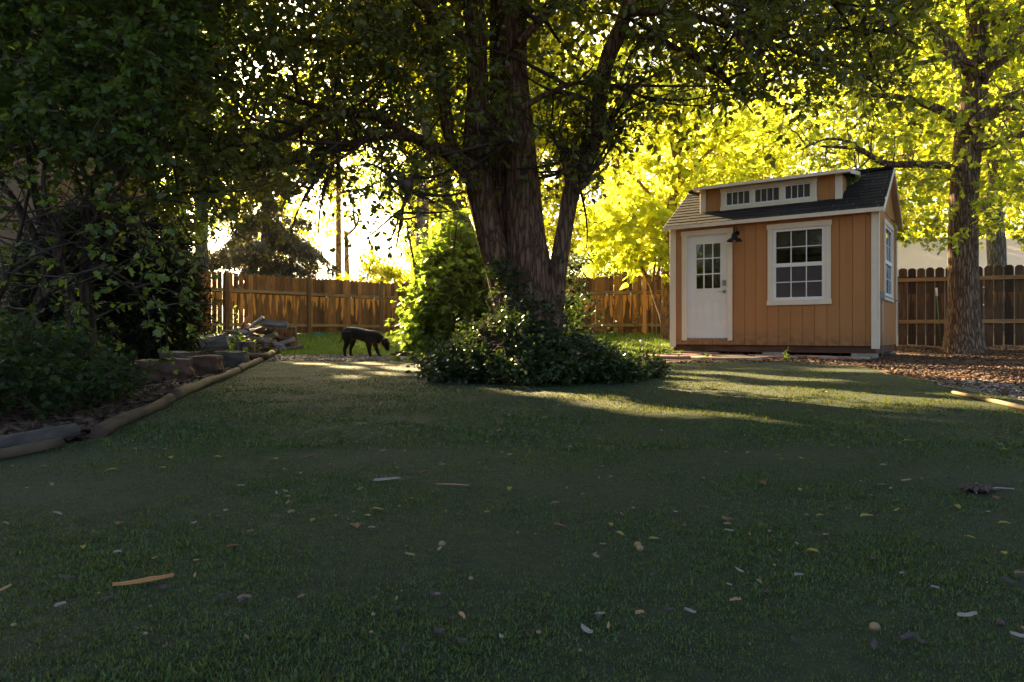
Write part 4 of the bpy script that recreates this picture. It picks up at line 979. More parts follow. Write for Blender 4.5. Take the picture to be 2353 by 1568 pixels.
# ================================================================== TREES
def frustum(n, px, py, Z, ok=None):
    """points spread through the real volume of a crown, given where its edges stand and how deep it is"""
    out = []; tot = 0
    while tot < n:
        m = n * 3; z = np.cbrt(rng.uniform(Z[0] ** 3, Z[1] ** 3, m)); x = rng.uniform(*px, m); y = rng.uniform(*py, m)
        k = np.ones(m, bool) if ok is None else ok(x, y) > rng.uniform(0, 1, m)
        p = np.stack([(x - CX) / F * z, z, CAMH + (HY - y) / F * z], -1)[k]; out.append(p); tot += len(p)
    return np.concatenate(out)[:n]
def LP(lst, Z):                            # limb through measured points: (px, py, half width px[, Z])
    pts = np.array([P(q[0], q[1], q[3] if len(q) > 3 else Z) for q in lst]); rad = np.array([q[2] * (q[3] if len(q) > 3 else Z) / F for q in lst]); return pts, rad
def rdirs(n, up=0.0, flat=1.0):
    d = rng.normal(size=(n, 3)); d[:, 2] = d[:, 2] * flat + up; return norm(d)

# ---- the big multi-stemmed tree
mt = thing('broadleaf_tree', 'huge dark multi-stemmed tree rising from the ground shrub mid-lawn', 'tree', (.15, 6.6, 0))
def child_shift(o, t): o.matrix_parent_inverse = t.matrix_basis.inverted() if False else Matrix.Translation(-Vector(t.location))
Zt = 6.5
stems = [LP([(1205, 900, 46), (1192, 800, 40), (1178, 720, 36), (1150, 620, 33), (1122, 520, 29), (1102, 420, 30), (1098, 333, 33), (1098, 230, 25), (1097, 167, 24), (1088, 0, 22), (1080, -160, 20), (1050, -500, 14)], Zt),
         LP([(1210, 880, 48), (1200, 760, 38), (1180, 620, 30), (1160, 500, 27), (1146, 333, 20), (1140, 100, 15), (1135, -200, 12)], 6.72),
         LP([(1245, 900, 56), (1238, 800, 50), (1226, 700, 46), (1214, 600, 48), (1206, 500, 41), (1195, 333, 34), (1181, 167, 31), (1176, 0, 31), (1172, -200, 27), (1160, -500, 20)], Zt),
         LP([(1262, 880, 30), (1268, 780, 24), (1273, 700, 22), (1282, 620, 21), (1298, 520, 18), (1314, 440, 20), (1340, 385, 17), (1365, 325, 16), (1381, 200, 16), (1398, 130, 18), (1414, 95, 18), (1437, 33, 15), (1462, -60, 13), (1500, -250, 10)], 6.45)]
br = [LP([(1098, 440, 14), (1072, 400, 15), (1045, 368, 14), (1018, 348, 13), (951, 316, 12), (874, 273, 10), (784, 258, 8), (700, 236, 6), (600, 205, 4), (520, 190, 2)], 6.35),
      LP([(1090, 385, 12), (1040, 352, 12), (1000, 338, 11), (951, 318, 10), (884, 313, 9), (784, 336, 8), (690, 367, 7), (600, 384, 5), (500, 398, 4), (420, 412, 2)], 6.2),
      LP([(1046, 364, 11), (1030, 300, 13), (1020, 230, 14), (1008, 140, 14), (995, 60, 13), (984, 0, 12), (970, -160, 9)], 6.7),
      LP([(1012, 150, 9), (975, 118, 9), (930, 98, 8), (880, 88, 7), (800, 98, 6), (700, 92, 4), (600, 110, 2)], 6.6),
      LP([(1312, 430, 11), (1304, 398, 10), (1300, 365, 9), (1298, 336, 8)], 6.42),
      LP([(1322, 440, 9), (1345, 420, 8), (1352, 404, 7)], 6.35), LP([(1316, 395, 6), (1319, 372, 6), (1322, 352, 5)], 6.4), LP([(1370, 322, 9), (1384, 312, 7)], 6.4),
      LP([(1000, 340, 6), (968, 372, 5), (950, 400, 4), (944, 440, 3), (925, 480, 2), (895, 512, 1)], 6.1),
      LP([(880, 312, 5), (855, 300, 5), (820, 340, 4), (770, 372, 4), (716, 410, 3), (668, 450, 2)], 6.0),
      LP([(1436, 30, 10), (1520, 28, 9), (1640, 50, 7), (1760, 95, 5), (1880, 140, 3), (1960, 195, 2)], 6.1), LP([(1460, -50, 9), (1600, -70, 8), (1780, -40, 6), (1950, 20, 5), (2100, 100, 3)], 5.8),
      LP([(1420, 80, 8), (1500, 90, 6), (1590, 130, 5), (1680, 200, 3), (1730, 260, 1.5)], 6.4), LP([(1196, 250, 8), (1260, 215, 6), (1330, 190, 5), (1420, 200, 4), (1500, 235, 2)], 6.2),
      LP([(1190, 100, 9), (1250, 40, 8), (1300, -40, 7)], 6.2), LP([(1085, 120, 9), (1040, 60, 8), (900, -20, 7), (700, -40, 5), (520, 0, 3)], 6.0), LP([(1195, 330, 5), (1165, 315, 5), (1140, 290, 4)], 6.0),
      LP([(784, 258, 7), (700, 290, 6), (600, 330, 5), (500, 340, 3), (430, 360, 2)], 5.9), LP([(1440, 10, 7), (1520, -20, 6), (1640, 10, 5), (1700, 90, 4), (1740, 150, 2)], 5.2)]
o = limbs_obj('trunk', stems, M['bark_main'], mt); child_shift(o, mt)
o = limbs_obj('branch', br, M['bark_main'], mt, 14, 30); child_shift(o, mt)
def ok_main(x, y):
    lim = np.interp(x, [300, 380, 520, 640, 700, 760, 860, 930, 1000, 1060, 1100, 1230, 1300, 1400, 1470, 1560, 1700, 1820, 1900, 2010, 2060, 2130], [560, 555, 485, 415, 390, 395, 430, 480, 450, 390, 335, 320, 330, 330, 270, 240, 215, 245, 265, 280, 200, 90])
    lim = lim + 26 * np.sin(x * .045) + 18 * np.sin(x * .11 + 1)
    d = np.clip((lim - y) / 70, 0, 1)
    d = d * np.where((x > 1060) & (x < 1290), .25, 1.0) * np.where(x > 1290, np.where(x > 1490, np.interp(y, [0, 60, 200, 330], [.8, .65, .42, .3]), .45), 1) * np.where((x > 1270) & (x < 1490) & (y > 0), .16, 1)
    hole = .5 + .5 * np.sin(x * .021 + 1.3 * np.sin(y * .017)) * np.sin(y * .026 + .8 * np.sin(x * .013))
    return d * np.where(hole < .13, .12, 1)
nt_ = 4500
bb = frustum(nt_, (300, 2130), (-240, 520), (4.6, 8.6), ok_main)
ppx = CX + F * bb[:, 0] / bb[:, 1]; ppy = HY - F * (bb[:, 2] - CAMH) / bb[:, 1]
bb = bb[~((ppx > 540) & (ppx < 1090) & (ppy > 215) & (ppy < 430) & (bb[:, 1] < 6.7) & (rng.uniform(0, 1, len(bb)) < .8))]; nt_ = len(bb)
dd = rdirs(nt_, -.05, .6); ll = rng.uniform(.22, .5, nt_)
c_a = twig_crown(bb, dd, ll, 15, .062, T_OVAL, None, None, droop=.35, trad=.0042)
sb, sp = side_branches(br, 230, .9, .016, 1, .45)
tb = sp[:, 3:].reshape(-1, 3); tb = tb[tb[:, 2] > 1.25]; kk = rng.integers(0, len(tb), 900)
c_b = twig_crown(tb[kk], rdirs(900, .0, .7), rng.uniform(.2, .45, 900), 12, .06, T_OVAL, None, None, trad=.004)
c_top, _ = clump_crown((.4, 6.6, 5.9), (4.6, 3.8, 2.1), 42000, .13, T_RHOMB, 130, .3, shell=.4)  # unseen upper canopy, put in to shade the lawn from the sky
o = np_obj('crown', [c_a[0], c_a[1], c_b[0], c_b[1], sb, c_top], [M['leaf_pear'], M['twig']], mt); child_shift(o, mt)

# ---- dark globe hung in the low branches
gl = thing('hanging_globe', 'dark round globe hanging in the low branches between the fence and the big tree', 'globe', tuple(P(934, 425, 6.1)))
mb = MB(); a = np.linspace(-1.5, 1.5, 14); mb.tube([(0, 0, .07 * math.sin(q)) for q in a], [max(.004, .067 * math.cos(q)) for q in a], 24, True, lambda th, t, p: 1 + .03 * np.sin(6 * th)); mb.build('shell', noise_mat('dark_weathered_leather', [(.02, .022, .022), (.05, .04, .03), (.10, .05, .025)], 9, 5, rough=.45, spec=.4, bump=.3), gl, True)
mb = MB(); mb.tube([(-.02, 0, .066), (-.03, 0, .12), (.03, 0, .2), (.05, 0, .29)], .004, 5); mb.build('cord', M['black_metal'], gl)

# ---- lobed-leaf tall shrub on the left
ls = thing('tall_shrub', 'tall multi-stemmed shrub with lobed leaves filling the corner before the tan house', 'shrub', (-3.2, 5.0, 0))
st = [LP([(20, 900, 20), (60, 760, 17), (110, 640, 16), (78, 540, 11), (40, 470, 9), (-20, 380, 7), (-60, 250, 4)], 4.9), LP([(190, 900, 24), (175, 760, 20), (150, 650, 17), (126, 560, 14), (90, 480, 12), (70, 380, 9), (50, 200, 6), (60, 0, 4)], 5.0),
      LP([(215, 900, 22), (208, 760, 18), (195, 650, 16), (205, 560, 15), (196, 480, 12), (230, 380, 9), (280, 200, 6), (300, 0, 4)], 5.2), LP([(205, 650, 9), (250, 560, 10), (290, 510, 9), (345, 470, 8), (420, 445, 5), (520, 440, 3)], 5.3),
      LP([(110, 640, 11), (140, 560, 10), (110, 480, 8), (100, 400, 6), (130, 250, 4)], 4.8), LP([(0, 820, 7), (60, 720, 7), (120, 670, 6), (220, 620, 5), (300, 650, 3), (345, 730, 2)], 4.4), LP([(-60, 760, 9), (0, 680, 8), (40, 560, 6), (70, 420, 4)], 4.6),
      LP([(160, 600, 8), (220, 500, 7), (260, 420, 6), (320, 320, 4), (360, 160, 3)], 5.0)]
st = [(p_, r_ * .72) for p_, r_ in st]
o = limbs_obj('trunk', st, M['bark_dark'], ls, 12, 30); child_shift(o, ls)
def ok_ls(x, y):
    lim = np.interp(x, [-300, 0, 60, 200, 330, 420, 470], [540, 430, 380, 400, 420, 330, 100]); lim = lim + 35 * np.sin(x * .05)
    hole = np.sin(x * .03 + 1.3 * np.sin(y * .021)) * np.sin(y * .029 + .8 * np.sin(x * .017))
    return np.clip((lim - y) / 90, 0, 1) * np.where(hole < -.30, .12, 1) * np.interp(x, [380, 470], [1, .25])
n_ = 3300; bb = frustum(n_, (-300, 450), (-220, 640), (4.3, 6.8), ok_ls)
c_a = twig_crown(bb, rdirs(n_, .1, .6), rng.uniform(.2, .5, n_), 14, .052, T_LOBE, None, None, trad=.004)
n_ = 90; bb = frustum(n_, (-60, 420), (450, 760), (3.8, 5.8)); c_b = twig_crown(bb, rdirs(n_, .1, .6), rng.uniform(.2, .5, n_), 10, .05, T_LOBE, None, None, trad=.004)
sb, sp = side_branches(st, 120, .7, .009, 1)
c_top, _ = clump_crown((-4.6, 5.2, 4.6), (2.4, 2.2, 1.1), 9000, .13, T_LOBE, 50, .3)
o = np_obj('crown', [c_a[0], c_a[1], c_b[0], c_b[1], sb, c_top], [M['leaf_lobed'], M['twig']], ls); child_shift(o, ls)

# ---- low leafy shrub at the corner of the edging
lo = thing('low_shrub', 'low spreading leafy shrub hanging over the near end of the edging logs', 'shrub', (-2.6, 3.6, 0))
n_ = 720; a = rng.uniform(0, 6.28, n_); q = np.sqrt(rng.uniform(0, 1, n_)); bb = np.stack([-2.72 + .62 * q * np.cos(a), 3.55 + .80 * q * np.sin(a), rng.uniform(.02, .40, n_) * (1.15 - q * .8)], -1)
bb = bb[bb[:, 0] < lawn_xl(bb[:, 1]) + .08]; n_ = len(bb)
dr_ = norm(np.stack([np.cos(a[:n_]) * .5, np.sin(a[:n_]) * .5, rng.uniform(.3, 1.2, n_)], -1) + rng.normal(size=(n_, 3)) * .35)
c_a = twig_crown(bb, dr_, rng.uniform(.14, .34, n_), 15, .034, T_LOBE, None, None, droop=.25, trad=.0025)
n2 = 300; bb = np.stack([rng.uniform(-4.7, -3.55, n2), rng.uniform(4.0, 6.6, n2), rng.uniform(.02, .35, n2)], -1)
c_b = twig_crown(bb, rdirs(n2, .8), rng.uniform(.15, .4, n2), 15, .036, T_LOBE, None, None, droop=.2, trad=.003)
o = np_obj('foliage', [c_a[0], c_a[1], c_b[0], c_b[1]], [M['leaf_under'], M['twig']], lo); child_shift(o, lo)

# ---- black yew
ye = thing('yew_shrub', 'dense near-black yew shrub between the tall lobed shrub and the board fence', 'shrub', (-4.95, 9.4, 0))
ch = []
n_ = 4200; bb, d_ = ellipsoid((-5.45, 9.5, .95), (1.05, 1.0, 1.2), n_, .5); bb[:, 2] = np.abs(bb[:, 2])
dr_ = norm(d_ * .8 + np.array([0, 0, .25]) + rng.normal(size=(n_, 3)) * .35)
c_a = twig_crown(bb, dr_, rng.uniform(.18, .42, n_), 28, .07, (T_NEEDLE[0] * np.array([1, 3.0, 1]), T_NEEDLE[1]), None, None, droop=.3, trad=.003, cut=False)
sp_ = [(np.array([[-5.45 + .3 * math.cos(k), 9.5 + .3 * math.sin(k), 0], [-5.45 + .5 * math.cos(k), 9.5 + .5 * math.sin(k), .8], [-5.45 + .8 * math.cos(k), 9.5 + .7 * math.sin(k), 1.7]]), np.array([.035, .025, .01])) for k in range(7)]
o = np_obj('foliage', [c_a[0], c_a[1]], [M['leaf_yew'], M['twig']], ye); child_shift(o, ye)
o = limbs_obj('stem', sp_, M['bark_main'], ye, 8, 14); child_shift(o, ye)

# ---- glossy ground shrub round the big trunk
eu = thing('ground_shrub', 'spreading glossy-leaved ground shrub mounded round the foot of the big tree', 'shrub', (.3, 6.2, 0))
n_ = 3600; a = rng.uniform(0, 6.28, n_); q = np.sqrt(rng.uniform(0, 1, n_)); wv = 1 + .12 * np.sin(3 * a + 1) + .08 * np.sin(7 * a)
x = .20 + 1.0 * wv * q * np.cos(a); y = 6.3 + .85 * wv * q * np.sin(a)
hx = np.interp(x, [-.95, -.75, -.4, -.2, .05, .4, .8, 1.1, 1.4], [.10, .28, .40, .50, .48, .34, .26, .20, .08]) * (1.05 - .75 * q ** 3) * (1 + .22 * np.sin(x * 9 + 2 * np.sin(y * 6)) * np.sin(y * 8))
bb = np.stack([x, y, hx * rng.uniform(0, 1, n_) ** .6], -1)
dr_ = norm(np.stack([np.cos(a) * q * .6, np.sin(a) * q * .6, rng.uniform(.1, .9, n_)], -1) + rng.normal(size=(n_, 3)) * .45)
c_a = twig_crown(bb, dr_, rng.uniform(.08, .22, n_), 15, .040, T_OVAL, None, None, droop=.15, trad=.0022, flat=.8, skip=.5)
n2 = 310; bb = np.concatenate([frustum(110, (1125, 1185), (620, 720), (6.0, 6.3)), frustum(140, (1120, 1260), (690, 790), (5.8, 6.15)), frustum(60, (1295, 1345), (600, 740), (6.3, 6.6))])
c_b = twig_crown(bb, rdirs(n2, .5), rng.uniform(.1, .25, n2), 11, .042, T_OVAL, None, None, droop=.1, trad=.0025)
n3 = 60; a = rng.uniform(0, 6.28, n3); bb = np.stack([.3 + .9 * np.cos(a) * rng.uniform(.2, 1, n3), 6.1 + .6 * np.sin(a), rng.uniform(.3, .45, n3)], -1)
c_c = twig_crown(bb, rdirs(n3, 1.4), rng.uniform(.2, .4, n3), 12, .034, T_OVAL, None, None, droop=.1, trad=.002)
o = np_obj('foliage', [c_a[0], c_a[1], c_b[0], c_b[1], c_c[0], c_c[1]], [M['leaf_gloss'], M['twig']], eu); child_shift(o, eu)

# ---- leafy green bush left of the trunk
el = thing('leafy_bush', 'tall mid-green bush glowing in the sun between the dog and the big tree', 'shrub', (-1.1, 10.0, 0))
n_ = 900; bb, d_ = ellipsoid((-.78, 10.1, .75), (.66, .6, .75), n_, .35); q_ = rng.uniform(0, 1, n_) < .32; bb[q_] = ellipsoid((-.75, 10.4, 1.5), (.42, .45, .62), int(q_.sum()), .3)[0]; bb[:, 2] = np.abs(bb[:, 2]) + .1
c_a = twig_crown(bb, norm(d_ + rng.normal(size=(n_, 3)) * .5), rng.uniform(.2, .5, n_), 13, .085, T_LOBE, None, None, droop=.4, trad=.004, skip=.4)
n_ = 230; bb, d_ = ellipsoid((-1.08, 9.6, .65), (.28, .3, .5), n_, .3); bb[:, 2] = np.abs(bb[:, 2]) + .05
bb = np.concatenate([bb, np.array([-1.0, 10.0, 1.0]) + rng.normal(size=(130, 3)) * np.array([.24, .3, .55])]); bb[:, 2] = np.abs(bb[:, 2]); bb = bb[bb[:, 0] > -1.3]; n_ = len(bb); c_b = twig_crown(bb, norm(rng.normal(size=(n_, 3)) + [-.1, 0, .2]), rng.uniform(.2, .55, n_), 12, .08, T_LOBE, None, None, droop=.4, trad=.004)
o = np_obj('foliage', [c_a[0], c_a[1], c_b[0], c_b[1]], [M['leaf_green'], M['twig']], el); child_shift(o, el)
o = limbs_obj('stem', [(np.array([[-1.05 + .2 * math.cos(k * 1.3), 10.1 + .2 * math.sin(k * 1.3), 0], [-1.05 + .35 * math.cos(k * 1.3), 10.1 + .3 * math.sin(k * 1.3), .9], [-1.05 + .6 * math.cos(k * 1.3), 10.1 + .45 * math.sin(k * 1.3), 2.0]]), np.array([.03, .02, .008])) for k in range(6)], M['bark_main'], el, 8, 14); child_shift(o, el)

# ---- generic tree used for the far ones
def tree(name, label, x, y, trunk_pts, rad, crown_c, crown_r, n, ls_, T, leafm, bark, group=None, clumps=45, cr=.33, shell=.6, cut=True, boughs=16, zmin=2.2, sides=14):
    z0 = float(g(x, y)); t = thing(name, label, 'tree', (x, y, z0), 0, group)
    V, f = limb(trunk_pts, rad, 40, sides, int(abs(x * 100)) % 97, .05, .06)
    lc, cc = clump_crown(crown_c, crown_r, n, ls_, T, clumps, cr, cut, shell, up=-.25, zmin=zmin)
    tp = np.asarray(trunk_pts[-1]); mid = np.asarray(trunk_pts[len(trunk_pts) // 2]); ch = [(V, f, 0)]
    for k in range(boughs):
        u = rng.uniform(0, 1); s0 = mid * (1 - u) + tp * u; e = cc[rng.integers(0, len(cc))]; m_ = (s0 + e) / 2 + np.array([0, 0, .08 * np.linalg.norm(e - s0)]) + rng.normal(size=3) * .15
        pr, _ = resample([s0, m_, e], [1, 1, 1], 30)
        if cut and sunlit(pr, .3, .06).any(): continue
        V, f = limb(np.array([s0, m_, e]), np.array([rad[-1] * .8, rad[-1] * .45, .012]), 12, 8, k); ch.append((V, f, 0))
    o = np_obj('trunk', ch, [bark], t, True); child_shift(o, t)
    o = np_obj('crown', [lc], [leafm], t); child_shift(o, t)
    return t

# leaning pale trunk behind the green bush
tp, tr_ = LP([(1130, 760, 22), (1100, 640, 20), (1072, 530, 16), (1040, 460, 15), (1012, 395, 15), (985, 320, 12), (960, 220, 9)], 12.5)
tree('leaning_tree', 'tree with a pale grey leaning trunk seen behind the green bush', tp[0][0], 12.5, tp, tr_, (-1.0, 13.4, 4.9), (2.6, 1.6, 2.0), 9000, .13, T_LOBE, M['leaf_maple'], M['bark_pale'], clumps=40)

# ---- catalpa and its slender neighbour by the fence
ct = thing('catalpa_tree', 'sunlit large-leaved tree with a tan trunk standing at the near corner of the shed', 'tree', (4.25, 19.0, float(g(4.2, 19))))
cs = [LP([(1533, 795, 15), (1533, 700, 12), (1532, 600, 12), (1540, 500, 11), (1550, 440, 11), (1558, 380, 10), (1562, 330, 7), (1575, 240, 5), (1590, 120, 3)], 18.8), LP([(1556, 390, 7), (1545, 330, 6), (1530, 270, 5), (1490, 205, 4), (1440, 180, 2)], 18.8), LP([(1538, 510, 6), (1500, 455, 4), (1450, 400, 3), (1400, 350, 2)], 18.6), LP([(1550, 440, 5), (1590, 390, 4), (1640, 340, 3), (1700, 310, 2)], 18.9), LP([(1560, 350, 6), (1556, 280, 5), (1540, 180, 4), (1500, 80, 2)], 19.0)]
o = limbs_obj('trunk', cs, M['bark_tan'], ct, 14, 30); child_shift(o, ct)
n_ = 640; bb = frustum(n_, (1340, 1790), (60, 500), (17.6, 20.4), lambda x, y: np.clip(1.25 - np.hypot((x - 1560) / 225, (y - 270) / 225), 0, 1))
c_a = twig_crown(bb, rdirs(n_, -.1, .6), rng.uniform(.3, .7, n_), 8, .19, T_HEART, None, None, droop=.4, trad=.008, spread=1.1, flat=.9, cut=False)
sb, sp = side_branches(cs, 50, 1.0, .012, 1)
o = np_obj('crown', [c_a[0], c_a[1], sb], [M['leaf_catalpa'], M['twig_tan']], ct); child_shift(o, ct)
sg = thing('catalpa_sapling', 'slender forked tan sapling leaning before the orange fence post', 'tree', (4.1, 18.6, float(g(4.1, 18.6))))
cs = [LP([(1528, 780, 8), (1522, 730, 7), (1508, 690, 6), (1496, 655, 5), (1480, 625, 4), (1460, 598, 3), (1430, 570, 2)], 18.3), LP([(1500, 665, 4), (1512, 630, 3), (1520, 590, 3), (1530, 540, 2)], 18.3), LP([(1498, 660, 3.5), (1504, 620, 3), (1506, 570, 2)], 18.4)]
o = limbs_obj('trunk', cs, M['bark_tan'], sg, 10, 24); child_shift(o, sg)
n_ = 270; bb = frustum(n_, (1330, 1560), (440, 615), (17.4, 19.0), lambda x, y: np.clip(1.3 - np.hypot((x - 1455) / 125, (y - 525) / 95), 0, 1))
c_a = twig_crown(bb, rdirs(n_, -.1, .5), rng.uniform(.25, .5, n_), 9, .18, T_HEART, None, None, droop=.45, trad=.006, flat=.9, cut=False)
o = np_obj('crown', [c_a[0], c_a[1]], [M['leaf_catalpa'], M['twig_tan']], sg); child_shift(o, sg)

# ---- furrowed oak on the right
ok = thing('oak_tree', 'big tree with furrowed brown bark and crooked boughs in front of the dark fence', 'tree', (9.35, 14.4, float(g(9.35, 14.4))))
os_ = [LP([(2212, 840, 56), (2212, 800, 42), (2213, 740, 33), (2212, 600, 29), (2214, 450, 28), (2222, 350, 27), (2228, 290, 29), (2240, 200, 25), (2248, 100, 23), (2245, 0, 22), (2245, -200, 18), (2240, -500, 12)], 14.4)]
ob = [LP([(2228, 180, 17), (2190, 122, 16), (2147, 72, 15), (2110, 33, 14), (2060, -40, 11), (2000, -150, 8)], 14.1), LP([(2216, 284, 12), (2190, 270, 12), (2158, 252, 10), (2114, 236, 8), (2048, 221, 6), (1990, 218, 4), (1930, 190, 2)], 13.9),
      LP([(2240, 285, 13), (2270, 255, 12), (2302, 232, 11), (2353, 210, 9), (2430, 170, 6)], 14.0), LP([(2245, 290, 10), (2275, 268, 9), (2320, 250, 8), (2400, 255, 5)], 14.6), LP([(2250, 180, 12), (2311, 131, 11), (2353, 112, 9), (2440, 60, 6)], 14.2), LP([(2252, 90, 15), (2290, 50, 14), (2353, 6, 12), (2430, -60, 8)], 14.3),
      LP([(2212, 385, 9), (2160, 380, 8), (2119, 378, 8), (2036, 376, 7), (1990, 352, 5), (1950, 340, 4), (1885, 337, 2)], 13.8), LP([(2010, 365, 4), (1960, 330, 3), (1900, 320, 2.5), (1840, 345, 1.5)], 13.8), LP([(2238, 345, 10), (2290, 328, 9), (2353, 308, 7), (2420, 300, 4)], 14.2), LP([(2250, 140, 9), (2300, 105, 8), (2360, 60, 6)], 13.7), LP([(2238, 150, 6), (2190, 140, 4), (2130, 140, 3), (2050, 165, 1.5)], 13.6)]
o = limbs_obj('trunk', os_, M['bark_oak'], ok); child_shift(o, ok)
o = limbs_obj('branch', ob, M['bark_oak'], ok, 14, 30); child_shift(o, ok)
def ok_oak(x, y):
    d = np.clip(1.35 - np.hypot((x - 2200) / 330, (y - 180) / 380), 0, 1)
    return d * np.where((np.abs(x - 2230) < 45) & (y < 560), .35, 1) * (.55 + .45 * np.sin(x * .03) * np.sin(y * .035))
n_ = 1500; bb = frustum(n_, (1850, 2560), (-220, 560), (12.6, 17.0), ok_oak)
c_a = twig_crown(bb, rdirs(n_, 0, .6), rng.uniform(.3, .7, n_), 9, .12, T_LOBE, None, None, droop=.3, trad=.007, skip=.6)
sb, sp = side_branches(ob, 170, 1.0, .016, 1); sb2, _ = side_branches([(q[0], q[1]) for q in os_], 40, .9, .012, 1)
c_top, _ = clump_crown((10.2, 15.0, 9.6), (4.5, 3.5, 3.0), 12000, .2, T_RHOMB, 60, .3)
o = np_obj('crown', [c_a[0], c_a[1], sb, sb2, c_top], [M['leaf_oak'], M['twig_grey']], ok); child_shift(o, ok)
# pale trunk behind the dark fence
tp, tr_ = LP([(2292, 760, 22), (2292, 660, 19), (2290, 600, 18), (2288, 540, 18), (2280, 470, 20), (2300, 380, 14), (2290, 200, 10)], 19.5)
tree('pale_trunk_tree', 'tree with a pale grey trunk standing behind the dark fence beside the furrowed oak', tp[0][0], 19.5, tp, tr_, (14.5, 20.5, 8.0), (3.6, 2.6, 4.0), 6500, .2, T_LOBE, M['leaf_maple'], M['bark_pale'])

# ---- far trees
far = [  # x, y, crown centre z, rx, rz, n, leaf, mat, label
    (-1.2, 30, 7.5, 3.4, 4.6, 5200, .22, 'leaf_maple', 'yellow-green tree rising behind the leaning pale trunk'),
    (2.2, 33, 8.5, 3.4, 6.0, 5600, .24, 'leaf_maple', 'bright yellow-green tree seen just right of the big trunk'),
    (5.6, 35, 8.8, 3.6, 6.6, 5600, .25, 'leaf_far', 'pale sunlit tree behind the orange fence post'),
    (9.6, 31, 8.0, 3.8, 6.4, 6000, .23, 'leaf_maple', 'wide yellow-green tree rising behind the shed dormer'),
    (13.2, 34, 9.0, 4.0, 7.0, 6000, .25, 'leaf_far', 'pale hazy tree behind the ridge end of the shed'),
    (17.0, 30, 8.4, 4.2, 6.5, 6000, .24, 'leaf_maple', 'yellow-green tree behind the pale house roof'),
    (21.5, 32, 9.5, 4.5, 7.0, 5600, .26, 'leaf_maple', 'yellow-green tree beyond the dark fence at the edge of the picture'),
    (-11.0, 31, 8.6, 3.9, 4.6, 8000, .22, 'leaf_maple', 'tall tree behind the spruce, seen through the dark canopy'),
    (-15.2, 26, 7.8, 4.0, 5.2, 9000, .20, 'leaf_green', 'dense green tree rising behind the far end of the fence'),
    (-19.5, 24, 8.0, 4.5, 6.0, 8000, .22, 'leaf_green', 'dense green tree behind the tan house'),
    (-5.4, 38, 12.5, 4.2, 5.0, 6000, .24, 'leaf_green', 'high-crowned tree standing over the bright sky gap'),
    (-3.2, 42, 10.0, 4.2, 6.0, 6500, .27, 'leaf_far', 'pale tree at the edge of the bright sky gap'),
    (-10.5, 23.8, 9.6, 3.0, 3.4, 9000, .17, 'leaf_green', 'added tall shade tree leaning over the fence above the spruce'),  # high crown added to stop sun spilling onto the near lawn
    (-13.2, 21.5, 9.4, 3.2, 4.2, 10000, .17, 'leaf_green', 'added tall shade tree over the fence behind the dark yew'),  # dense crown added to hold the sun off the lawn
    (-13.0, 27.5, 12.8, 3.6, 3.8, 9500, .2, 'leaf_green', 'added tallest shade tree behind the dark yew, its top out of the picture'),  # added as a blocker for stray sun spots in the foreground
    (-3.4, 25.2, 10.8, 3.9, 3.2, 10500, .18, 'leaf_green', 'added tall shade tree over the fence behind the limb of the big tree'),  # added for its shade, crown widened to cover more of the lawn
    (.5, 25.0, 11.8, 2.8, 3.2, 7000, .18, 'leaf_maple', 'tall tree standing right behind the stems of the big tree')]
for (x, y, cz, rx, rz, n, lf, mt_, lab) in far:
    h0 = float(g(x, y)); tw = .16 + .02 * rx
    tp = np.array([[x, y, h0 - .2], [x + rng.normal(0, .1), y, h0 + 1.5], [x + rng.normal(0, .25), y, cz - rz * .35], [x + rng.normal(0, .5), y, cz + rz * .3]])
    n = int(n * 1.5); lf = lf * .82
    tree('background_tree', lab, x, y, tp, np.array([tw * 1.3, tw, tw * .7, tw * .3]), (x, y, cz), (rx, rx * .75, rz), n, lf, T_LOBE, M[mt_], M['bark_tan'] if x > 0 else M['bark_pale'], 'trees beyond the fence', clumps=55, cr=.26, shell=.35)
# bushes over the fence
def bush(label, c, r, n, lf, T, mat, name='hedge_bush', cut=True):
    t = thing(name, label, 'bush', (c[0], c[1], float(g(c[0], c[1])))); lc, cc = clump_crown(c, r, n, lf, T, 40, .3, cut, .5, zmin=.3); ch = []
    for k in range(6):
        V, f = limb(np.array([[c[0] + .1 * k - .3, c[1], 0.2], (np.array(c) + cc[k]) / 2 - [0, 0, .3], cc[k]]), np.array([.04, .03, .008]), 10, 7, k); ch.append((V, f, 0))
    o = np_obj('stem', ch, [M['twig']], t, True); child_shift(o, t); o = np_obj('foliage', [lc], [mat], t); child_shift(o, t)
bush('sunny yellow-green bush showing over the fence under the bright sky gap', (-5.9, 27.5, 2.1), (1.7, 1.0, 1.5), 5500, .13, T_LOBE, M['leaf_maple'])
bush('yellow-green bush over the fence between the spruce and the green bush', (-3.1, 28.5, 3.2), (1.3, 1.0, 2.4), 5500, .14, T_LOBE, M['leaf_maple'])
bush('yellow-green bush at the fence behind the dark yew', (-11.5, 21.5, 2.7), (2.2, 1.3, 2.2), 9000, .10, T_LOBE, M['leaf_green'])
bush('dark bluish conifer hedge seen over the orange-brown fence', (3.6, 25.5, 2.2), (2.6, 1.0, 1.5), 16000, .12, (T_NEEDLE[0] * np.array([1, 2.4, 1]), T_NEEDLE[1]), M['leaf_conifer'], 'conifer_hedge', False)
bush('shaded shrub at the foot of the fence right behind the big trunk', (1.2, 20.0, .9), (.8, .6, .8), 2600, .10, T_LOBE, M['leaf_green'])

